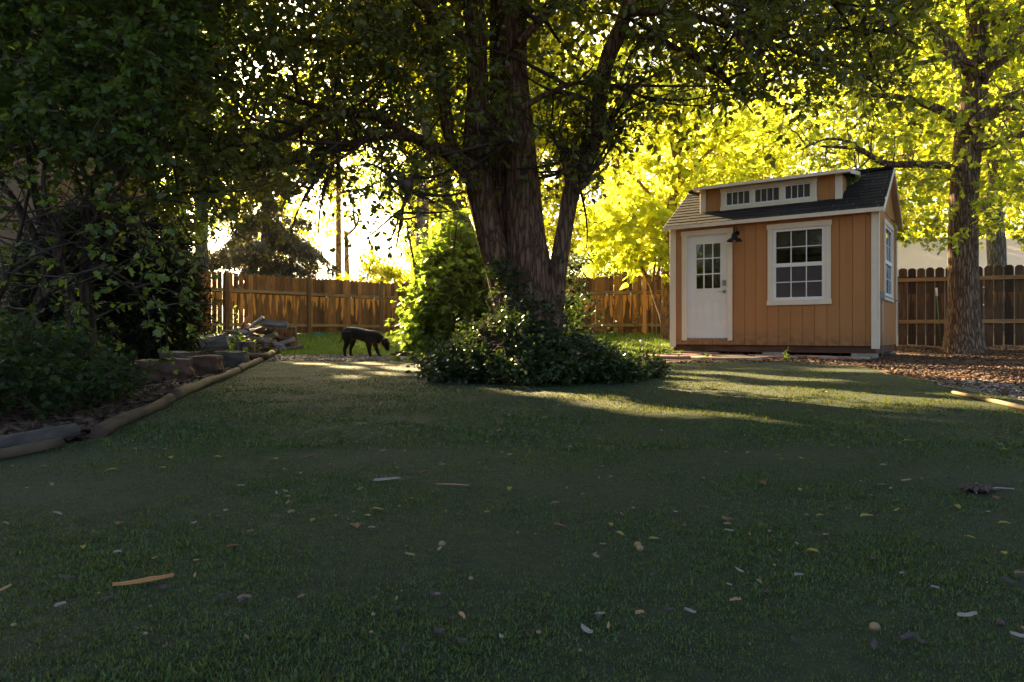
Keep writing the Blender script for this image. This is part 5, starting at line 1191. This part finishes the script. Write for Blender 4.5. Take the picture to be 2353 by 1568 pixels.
# ---- blue spruce beyond the fence
sp_t = thing('spruce_tree', 'grey-green spruce with drooping boughs over the fence behind the woodpile', 'tree', (-9.3, 26.0, .4))
tr0 = np.array([[-9.3, 26, .2], [-9.28, 26, 4], [-9.25, 26, 9]]); V, f = limb(tr0, np.array([.13, .10, .03]), 24, 12, 3); ch = [(V, f, 0)]; B = []; Dr = []
for k in range(64):
    z = rng.uniform(2.2, 8.6); a = rng.uniform(0, 6.28); Lb = np.interp(z, [2.2, 4, 9], [2.7, 2.3, .5]) * rng.uniform(.7, 1.15)
    dv = np.array([math.cos(a), math.sin(a), 0]); pts = np.array([[-9.28, 26, z], np.array([-9.28, 26, z]) + dv * Lb * .5 + [0, 0, -.12 * Lb], np.array([-9.28, 26, z]) + dv * Lb + [0, 0, -.22 * Lb]])
    V, f = limb(pts, np.array([.035, .022, .008]), 10, 6, k); ch.append((V, f, 0))
    p, _ = resample(pts, np.ones(3), 26); m = int(30 * Lb)
    i = rng.integers(4, 26, m); B.append(p[i] + rng.normal(size=(m, 3)) * .05); Dr.append(norm(dv * .5 + rng.normal(size=(m, 3)) * np.array([.6, .6, .25]) + [0, 0, -.55]))
for bpx in ((700, 590), (740, 600), (670, 560), (765, 612)):          # the long low bough toward the pole
    e = P(bpx[0], bpx[1], 25.0); pts = np.array([[-9.28, 26, 4.4], (np.array([-9.28, 26, 4.4]) + e) / 2 + [0, 0, .25], e]); V, f = limb(pts, np.array([.05, .03, .01]), 12, 6, 1); ch.append((V, f, 0))
    p, _ = resample(pts, np.ones(3), 26); m = 60; i = rng.integers(6, 26, m); B.append(p[i] + rng.normal(size=(m, 3)) * .07); Dr.append(norm(rng.normal(size=(m, 3)) * np.array([.7, .6, .25]) + [.2, 0, -.55]))
B = np.concatenate(B); Dr = np.concatenate(Dr); n_ = len(B)
o = np_obj('trunk', ch, [M['bark_pale']], sp_t, True); child_shift(o, sp_t)
c_a = twig_crown(B, Dr, rng.uniform(.3, .6, n_), 30, .12, (T_NEEDLE[0] * np.array([1, 3.2, 1]), T_NEEDLE[1]), None, None, droop=.35, trad=.012, spread=.7, cut=True)
o = np_obj('crown', [c_a[0], c_a[1]], [M['leaf_spruce'], M['twig_grey']], sp_t); child_shift(o, sp_t)

# ---- utility pole, snag, wires
up_ = thing('utility_pole', 'orange-brown wooden utility pole standing in the bright sky gap', 'pole', (-7.6, 30.5, .4))
mb = MB(); mb.tube([(0, 0, -.4), (0, 0, 4), (0, 0, 9.5)], [.15, .13, .10], 12); mb.build('pole', M['bark_tan'], up_, True)
mb = MB(); mb.box(-1.1, 1.1, -.06, .06, 8.9, 9.02); mb.build('crossarm', M['bark_tan'], up_)
sn = thing('dead_snag', 'bare broken tree snag beside the utility pole', 'snag', (-7.35, 31.0, .4)); V, f = limb(np.array([[0, 0, 0], [.02, 0, 2], [-.05, 0, 4.6]]), np.array([.14, .12, .09]), 20, 10, 2); ch = [(V, f, 0)]
for e in (([-.05, 0, 4.4], [.45, 0, 4.9], [.65, 0, 6.0]), ([.4, 0, 4.8], [.3, 0, 5.4], [.35, 0, 6.2])): V, f = limb(np.array(e), np.array([.07, .05, .02]), 12, 8, 4); ch.append((V, f, 0))
np_obj('trunk', ch, [M['bark_tan']], sn, True)
for k, (z0, z1) in enumerate(((3.6, 3.3), (4.6, 4.4))):
    mb = MB(); t = np.linspace(0, 1, 20); mb.tube([(-22 + 34 * q, 30.4 + 4 * q, z0 + (z1 - z0) * q - 1.2 * math.sin(q * math.pi) * .4 + 1) for q in t], .012, 5); o = mb.build('power_line', M['black_metal'], None); tag(o, ['lower', 'upper'][k] + ' of the two thin dark wires crossing the bright sky gap', 'wire')

# ================================================================== HOUSES
def house(name, label, x0, x1, y0, y1, z1, ridge, wm, rm, win, rz=0, along_x=True):
    t = thing(name, label, 'house', (x0, y0, 0)); w, d = x1 - x0, y1 - y0
    mb = MB(); T_ = .2
    xs = sorted({0, w} | {q for o in win for q in o[:2]})
    for p, q in zip(xs[:-1], xs[1:]):
        sp = [(-.2, z1)]
        for o in win:
            if o[0] < (p + q) / 2 < o[1]: sp = [r for s0, s1 in sp for r in ((s0, min(s1, o[2])), (max(s0, o[3]), s1)) if r[1] > r[0]]
        for s0, s1 in sp: mb.box(p, q, 0, T_, s0, s1)
    mb.box(0, T_, T_, d, -.2, z1); mb.box(w - T_, w, T_, d, -.2, z1); mb.box(T_, w - T_, d - T_, d, -.2, z1); mb.build('wall', wm, t)
    for o in win:
        mb = MB()
        for q in ((o[0], o[0] + .06, o[2], o[3]), (o[1] - .06, o[1], o[2], o[3]), (o[0] + .06, o[1] - .06, o[2], o[2] + .06), (o[0] + .06, o[1] - .06, o[3] - .06, o[3]), (o[0] + .06, o[1] - .06, (o[2] + o[3]) / 2 - .03, (o[2] + o[3]) / 2 + .03)): mb.box(q[0], q[1], .04, .12, q[2], q[3])
        wi = mb.build('window', M['vinyl'], t); mb = MB(); mb.box(o[0] + .05, o[1] - .05, .09, .10, o[2] + .05, o[3] - .05); mb.build('pane', M['screen'], wi)
    e = .4; mb = MB(); s_ = (ridge - z1) / (d / 2)
    for sgn in (0, 1):
        yy = lambda v: v if sgn == 0 else d - v
        p = [(-e, yy(-e), z1 - e * s_), (w + e, yy(-e), z1 - e * s_), (w + e, yy(d / 2), ridge), (-e, yy(d / 2), ridge)]
        mb.prism(p if sgn == 0 else p[::-1], (0, 0, .14))
    mb.build('roof', rm, t)
    mb = MB()
    for x in (0, w - T_): mb.prism([(x, 0, z1 + .002), (x, d, z1 + .002), (x, d / 2, ridge - .01)], (T_, 0, 0))
    mb.build('gable_wall', wm, t)
    mb = MB(); mb.box(-e, w + e, -e - .03, -e, z1 - e * s_ - .12, z1 - e * s_ + .12); mb.build('fascia', M['trim'], t)
M['stucco'] = noise_mat('tan_stucco', [(.17, .115, .07), (.21, .145, .09)], 30, 5, bump=.3, dist=.004)
M['pink_roof'] = noise_mat('pinkish_roof', [(.58, .46, .38), (.68, .55, .46)], 14, 6, bump=.3)
house('tan_house', 'tan stucco house wall half hidden behind the tall lobed shrub', -15, -7.3, 11.0, 14.2, 5.0, 6.4, M['stucco'], M['shingle'], [(1.4, 2.6, 1.2, 2.9), (6.0, 6.6, 1.35, 2.0)])
house('pale_roofed_house', 'low house with a pale pinkish roof seen over the dark fence', 12.6, 22, 24.5, 31, 2.7, 4.1, M['stucco'], M['pink_roof'], [(3, 4.4, .8, 2.1)])

# ================================================================== SMALL PLANTS
def weed(x, y, h, label, nleaf=14, lf=.06, cat='plant', mat='leaf_green', flower=False):
    t = thing('leafy_weed', label, cat, (x, y, float(g(x, y))), 0, None); n = 3
    bb = np.zeros((n, 3)) + rng.normal(size=(n, 3)) * np.array([.03, .03, 0]); dd_ = norm(np.stack([rng.normal(0, .12, n), rng.normal(0, .12, n), np.ones(n)], -1))
    cA, cB = twig_crown(bb, dd_, np.full(n, h) * rng.uniform(.6, 1, n), nleaf, lf, T_OVAL, None, None, droop=.05, trad=.005, cut=False)
    np_obj('foliage', [cA], [M[mat]], t); np_obj('stem', [(cB[0], cB[1], 0)], [M['leaf_under']], t)
for x, y, h, lab in [(-6.6, 15.4, .95, 'tall weed spire before the fence at the edge of the yew'), (-6.1, 15.2, 1.0, 'tall weed spire before the fence, next to the flowering patch'), (-5.75, 13.8, .7, 'short weed at the yew side of the woodpile'), (-5.2, 13.2, .55, 'leafy weed growing up in front of the woodpile'),
                     (-4.7, 10.25, .34, 'bright leafy sprig growing before the big pale half log'), (-4.3, 11.3, .25, 'small leafy sprig between the half log and the stump'), (-3.6, 8.9, .22, 'small sprig by the flat grey slab of the bed wall'), (-5.0, 11.6, .5, 'leafy weed behind the big pale half log')]:
    weed(x, y, h, lab)
for x, y, h, lab in [(4.0, 10.2, .17, 'tiny sunlit weed at the mulch edge of the flagstones'), (3.2, 11.4, .12, 'tiny weed between the flagstones'), (4.4, 11.2, .20, 'small pale weed standing before the shed skid'), (2.7, 13.6, .3, 'green weed at the foot of the corner board by the door')]:
    weed(x, y, h, lab, 8, .035, 'weed')
t_ = thing('flower_patch', 'shaded patch of leafy plants with tiny white flowers between the yew and the woodpile', 'flower bed', (-6.3, 13.6, 0), 0)
n_ = 420; bb = np.stack([rng.normal(0, .55, n_), rng.normal(0, .8, n_), np.zeros(n_)], -1); cA, cB = twig_crown(bb, rdirs(n_, 1.6), rng.uniform(.2, .55, n_), 11, .06, T_OVAL, None, None, droop=.15, trad=.004, cut=False)
np_obj('foliage', [cA, cB], [M['leaf_green'], M['twig']], t_)
n_ = 60; fp = np.stack([rng.normal(0, .4, n_), rng.normal(-.3, .5, n_), rng.uniform(.3, .5, n_)], -1); v = leaves(np.repeat(fp, 5, 0), norm(rng.normal(size=(n_ * 5, 3)) + [0, 0, .3]), rng.normal(size=(n_ * 5, 3)), np.full(n_ * 5, .028), T_RHOMB)
np_obj('blossom', [(v[0], v[1], 0)], [noise_mat('white_petal', [(.7, .66, .62), (.8, .76, .74)], 3, 2, bump=0)], t_)
n_ = 900; p_ = np.stack([rng.normal(0, .5, n_), rng.normal(-1.4, .5, n_), np.zeros(n_)], -1); ang = rng.uniform(0, 6.28, n_); v = leaves(p_, np.stack([np.cos(ang) * .3, np.sin(ang) * .3, np.ones(n_)], -1), np.stack([np.cos(ang), np.sin(ang), -np.ones(n_) * .3], -1), rng.uniform(.2, .45, n_), (T_BLADE[0] * np.array([1, .35, 1]), T_BLADE[1]))
np_obj('grass_tuft', [(v[0], v[1], 0)], [M['tall_blade']], t_)

# ================================================================== DEBRIS ON THE LAWN
def wood_mat(n, c): return noise_mat(n, c, 12, 4, bump=.3, dist=.003, sc=(.4, 3, 3))
MD = {'pale': wood_mat('pale_chip', [(.13, .12, .11), (.24, .22, .20)]), 'tan': wood_mat('tan_chip', [(.22, .13, .065), (.31, .19, .10)]), 'orange': wood_mat('orange_stick', [(.26, .12, .045), (.36, .18, .07)]), 'dark': wood_mat('dark_chip', [(.03, .024, .027), (.06, .048, .052)]), 'pink': wood_mat('pinkish_chip', [(.13, .08, .065), (.19, .12, .095)]),
      'fruit': noise_mat('dried_yellow_fruit', [(.12, .085, .04), (.22, .16, .085)], 8, 4, rough=.6, bump=.3), 'berry': noise_mat('dark_fallen_fruit', [(.03, .018, .02), (.06, .035, .035)], 8, 4, rough=.5, bump=.3), 'leafy': noise_mat('yellow_fallen_leaf', [(.16, .13, .03), (.24, .19, .05)], 9, 3, bump=.1), 'green': noise_mat('green_fallen_leaf', [(.05, .09, .02), (.07, .12, .03)], 9, 3, bump=.1), 'brown': noise_mat('brown_fallen_leaf', [(.10, .052, .028), (.16, .085, .045)], 9, 3, bump=.1)}
def chip_mesh(name, ln, w, h, seed, mat):
    r_ = random.Random(seed); n = 6; mb = MB(); V = []
    for k in range(n):
        u = k / (n - 1); wd = w * (.35 + .65 * math.sin(math.pi * min(1, .15 + u * .8))) * r_.uniform(.8, 1.15); hh = h * r_.uniform(.6, 1.1); yo = w * .25 * math.sin(u * 3 + seed); zo = h * .4 * math.sin(u * 2.4 + seed)
        V += [(ln * (u - .5), yo - wd / 2, zo), (ln * (u - .5), yo + wd / 2, zo + h * .1), (ln * (u - .5), yo + wd * .35, zo + hh), (ln * (u - .5), yo - wd * .3, zo + hh)]
    fs = [(k * 4 + i, k * 4 + (i + 1) % 4, k * 4 + 4 + (i + 1) % 4, k * 4 + 4 + i) for k in range(n - 1) for i in range(4)] + [(3, 2, 1, 0), tuple(range(n * 4 - 4, n * 4))]
    me = bpy.data.meshes.new(name); mb.add(V, fs); me.from_pydata(mb.v, [], mb.f); me.materials.append(mat); me.update(); return me
def ball_mesh(name, r, mat, sq=1.0):
    mb = MB(); a = np.linspace(-1.55, 1.55, 9); mb.tube([(0, 0, r * sq * math.sin(q)) for q in a], [max(.0006, r * math.cos(q)) for q in a], 12, True, lambda th, t, p: 1 + .06 * np.sin(3 * th + 2 * t) + .04 * np.sin(5 * th))
    me = bpy.data.meshes.new(name); me.from_pydata(mb.v, [], mb.f); me.polygons.foreach_set('use_smooth', np.ones(len(me.polygons), bool)); me.materials.append(mat); me.update(); return me
def leaf_mesh(name, ln, mat, T=T_OVAL, th=.0012):
    V = T[0] * ln * np.array([1, .8, 1.6]); k = len(V); V2 = np.concatenate([V, V - np.array([0, 0, th])]); h = (k - 2) // 2
    rim = list(range(h + 2)) + list(range(h + 2, k))[::-1]
    fs = [tuple(f) for f in T[1]] + [tuple((f + k)[::-1]) for f in T[1]] + [(rim[i], rim[(i + 1) % k], rim[(i + 1) % k] + k, rim[i] + k) for i in range(k)]
    me = bpy.data.meshes.new(name); me.from_pydata([tuple(map(float, p)) for p in V2], [], [tuple(map(int, f)) for f in fs]); me.materials.append(mat); me.update(); return me
def drop(me, name, x, y, label, cat, group=None, yaw=None, lift=.010, sc=1, tilt=.12):
    o = link(bpy.data.objects.new(name, me)); o.location = (x, y, float(g(x, y)) + lift); o.rotation_euler = (random.uniform(-tilt, tilt), random.uniform(-tilt, tilt), random.uniform(0, 6.28) if yaw is None else yaw); o.scale = (sc,) * 3
    return tag(o, label, cat, group)
def at(px, py): q = G(px, py); return q[0], q[1]
drop(chip_mesh('stick', .086, .0065, .006, 4, MD['orange']), 'stick', *at(330, 1349), 'short thick orange-tan stick, the largest on the near lawn', 'stick', yaw=.36)
drop(chip_mesh('wood_splinter', .070, .012, .004, 5, MD['pale']), 'wood_splinter', *at(890, 1113), 'flat pointed grey splinter lying straight before the dog on the lawn', 'splinter', yaw=-.03)
drop(chip_mesh('straw', .085, .004, .003, 7, MD['tan']), 'straw', *at(1040, 1131), 'long thin tan straw beside the flat grey splinter', 'straw', yaw=.05)
for (x, y, ln, w, mt_, yaw, lab) in [(133, 1183, .035, .009, 'pale', -.1, 'white chip on the lawn below the grey edging log'), (519, 1180, .022, .012, 'pale', -.7, 'stubby whitish chip above the orange-tan stick'), (270, 1277, .022, .011, 'pale', 0, 'small white chip just above the orange-tan stick'), (1062, 1442, .035, .010, 'tan', -1.1, 'pointed tan chip near the bottom of the picture centre'),
                                   (1690, 1405, .030, .008, 'tan', .1, 'curved orange chip on the near lawn below the shed door'), (1835, 1345, .024, .007, 'pale', .1, 'thin grey chip on the near lawn below the shed window'), (2085, 1495, .055, .014, 'dark', .4, 'curved dark bark strip near the bottom under the shed gable'), (2222, 1440, .045, .016, 'pale', -.3, 'blue-grey bark flake near the picture edge under the oak'),
                                   (1700, 1330, .035, .004, 'pale', -1.2, 'thin pale twig standing across the near lawn'), (2340, 1490, .03, .010, 'pale', -.7, 'grey chip cut by the picture edge under the oak'), (1470, 1435, .022, .010, 'tan', -.1, 'short square tan chip on the near lawn'), (1586, 1428, .028, .008, 'pale', -.2, 'pale pinkish chip between two tan ones on the near lawn'), (2030, 1083, .03, .012, 'pale', -.4, 'curled pale chip below the streak of sunlight on the lawn')]:
    drop(chip_mesh('wood_chip', ln * .55, w * .5, .0035, int(x), MD[mt_]), 'wood_chip', *at(x, y), lab, 'wood chip', yaw=yaw)
fm = ball_mesh('fallen_fruit', .0065, MD['fruit'], .85)
drop(fm, 'fallen_fruit', *at(1016, 1279), 'pale yellow dried fruit on the near lawn under the big trunk', 'fruit', lift=.014)
drop(fm, 'fallen_fruit', *at(1466, 1275), 'upper of two pale dried fruits touching on the near lawn', 'fruit', lift=.014); drop(fm, 'fallen_fruit', *at(1471, 1284), 'lower of two pale dried fruits touching on the near lawn', 'fruit', lift=.014)
drop(fm, 'fallen_fruit', *at(2010, 1478), 'yellow dried fruit near the bottom under the shed gable', 'fruit', lift=.014)
t_ = thing('twig_cluster', 'dark clump of twiggy seed husks on the lawn below the pale wooden pole', 'twig', (*at(2247, 1142), .012)); mb = MB()
for k in range(9): a = k * .75; mb.tube([(.012 * math.cos(a), .012 * math.sin(a), 0), (.03 * math.cos(a + .3), .022 * math.sin(a + .3), .012), (.042 * math.cos(a + .4), .03 * math.sin(a + .4), .004)], [.006, .007, .002], 6)
mb.build('husk', MD['berry'], t_, True); mb = MB(); mb.tube([(.02, 0, .004), (.06, .02, .006), (.10, .015, .004)], .002, 5); mb.build('stem', MD['pale'], t_)
pl_a, pl_b = G(2190, 912), G(2420, 968); mid = (pl_a + pl_b) / 2; dl = pl_b - pl_a
mb = MB(); Lp = float(np.linalg.norm(dl)); mb.tube([(-Lp / 2, 0, 0), (0, .01, 0), (Lp / 2, 0, 0)], [.010, .013, .014], 10); o = mb.build('wooden_pole', wood_mat('sunbleached_pole', [(.16, .115, .07), (.24, .18, .115)]), None, True); o.location = (mid[0], mid[1], float(g(mid[0], mid[1])) + .012); o.rotation_euler = (0, 0, math.atan2(dl[1], dl[0])); tag(o, 'long pale wooden pole lying on the lawn by the gravel strip', 'pole')

kinds = [('wood_chip', [chip_mesh('wood_chip', l, w, .004, s_, MD[m_]) for l, w, s_, m_ in ((.022, .006, 51, 'pale'), (.028, .007, 52, 'pale'), (.018, .007, 53, 'pale'))], 'small pale wood chip lying loose on the shaded lawn', 'wood chip', 'pale wood chips scattered on the lawn', 70),
         ('wood_chip', [chip_mesh('wood_chip', l, w, .004, s_, MD[m_]) for l, w, s_, m_ in ((.024, .006, 61, 'tan'), (.018, .008, 62, 'pink'), (.02, .006, 63, 'pink'))], 'small reddish-tan wood chip lying loose on the shaded lawn', 'wood chip', 'tan wood chips scattered on the lawn', 70),
         ('bark_flake', [chip_mesh('bark_flake', l, w, .004, s_, MD['dark']) for l, w, s_ in ((.022, .009, 71), (.016, .009, 72), (.03, .008, 73))], 'small dark bark flake lying on the shaded lawn', 'bark flake', 'dark bark flakes scattered on the lawn', 80),
         ('fallen_fruit', [ball_mesh('fallen_fruit', .0034, MD['fruit'], .8), ball_mesh('fallen_fruit', .0042, MD['fruit'], .6)], 'little yellowish dried fruit fallen on the lawn', 'fruit', 'yellow fruits fallen on the lawn', 110),
         ('fallen_berry', [ball_mesh('fallen_berry', .0055, MD['berry'], .9)], 'little dark shrivelled fruit fallen on the lawn', 'fruit', 'dark fruits fallen on the lawn', 26),
         ('fallen_leaf', [leaf_mesh('fallen_leaf', .030, MD['leafy']), leaf_mesh('fallen_leaf', .026, MD['leafy'])], 'small yellow leaf fallen on the lawn', 'leaf', 'yellow leaves fallen on the lawn', 70),
         ('fallen_leaf', [leaf_mesh('fallen_leaf', .030, MD['brown']), leaf_mesh('fallen_leaf', .034, MD['brown'], T_LOBE)], 'small brown leaf fallen on the lawn', 'leaf', 'brown leaves fallen on the lawn', 46),
         ('fallen_leaf', [leaf_mesh('fallen_leaf', .03, MD['green'])], 'small green leaf fallen on the lawn', 'leaf', 'green leaves fallen on the lawn', 18)]
for nm, ms_, lab, cat, grp, n in kinds:
    k = 0
    while k < n:
        y = math.exp(random.uniform(math.log(.85), math.log(10.2))); x = random.uniform(-.76, .76) * y
        if y < 1.2 and nm == 'fallen_leaf': continue
        if not (lawn_xl(np.array(y)) + .1 < x < lawn_xr(np.array(y)) - .1): continue
        if (x - .27) ** 2 / 1.4 + (y - 6.3) ** 2 < 1.0: continue
        sc_ = random.uniform(.4, .95) * (1 + .30 * max(0, y - 1.2) ** .8 if nm in ('fallen_fruit', 'fallen_leaf') else 1 + .12 * max(0, y - 2))
        drop(random.choice(ms_), nm, x, y, lab, cat, grp, sc=min(sc_, 2.4), lift=.007 if nm in ('fallen_fruit', 'fallen_berry') else .008); k += 1

# ================================================================== CAMERA, SUN, SKY
cam = bpy.data.cameras.new('camera'); co = bpy.data.objects.new('camera', cam); C.objects.link(co)
co.location = (0, 0, CAMH); co.rotation_euler = (R(90), 0, 0)
cam.sensor_width = 36; cam.lens = 36 * F / 2353; cam.shift_y = -15 / 2353; cam.clip_start = .05; cam.clip_end = 8000
SC.camera = co
sun = bpy.data.lights.new('sun', 'SUN'); sun.energy = 5.0; sun.angle = R(.5); sun.color = (1.0, .74, .38)
so = bpy.data.objects.new('sun', sun); C.objects.link(so); so.rotation_euler = Vector(S).to_track_quat('Z', 'Y').to_euler(); so.location = (-20, 40, 30)
w = bpy.data.worlds.new('World'); SC.world = w; w.use_nodes = True; nt = w.node_tree; nt.nodes.clear()
sk = nt.nodes.new('ShaderNodeTexSky'); sk.sky_type = 'NISHITA'; sk.sun_disc = False; sk.sun_elevation = SUN_EL; sk.sun_rotation = -SUN_AZ; sk.dust_density = 5.0; sk.ozone_density = .4; sk.air_density = 1.0
bg = nt.nodes.new('ShaderNodeBackground'); bg.inputs[1].default_value = .05; out = nt.nodes.new('ShaderNodeOutputWorld')
nt.links.new(sk.outputs[0], bg.inputs[0]); nt.links.new(bg.outputs[0], out.inputs[0])
SC.view_settings.view_transform = 'Standard'; SC.view_settings.look = 'None'; SC.view_settings.gamma = 1; SC.view_settings.exposure = 3.3
cy = SC.cycles; cy.max_bounces = 7; cy.diffuse_bounces = 3; cy.transmission_bounces = 5; cy.glossy_bounces = 3; cy.transparent_max_bounces = 8
cy.use_denoising = True; cy.caustics_reflective = False; cy.caustics_refractive = False; cy.sample_clamp_indirect = 6


hz = MB(); hz.box(-34, 30, -3, 60, -1.4, 26)
hm = bpy.data.materials.new('haze'); hm.use_nodes = True; hn = hm.node_tree; hn.nodes.clear(); ho = hn.nodes.new('ShaderNodeOutputMaterial')
pv = hn.nodes.new('ShaderNodeVolumePrincipled'); pv.inputs['Density'].default_value = .0005; pv.inputs['Color'].default_value = (1, .84, .52, 1); pv.inputs['Anisotropy'].default_value = .82
hn.links.new(pv.outputs[0], ho.inputs['Volume'])
tag(hz.build('haze', hm), kind='stuff'); cy.volume_bounces = 0
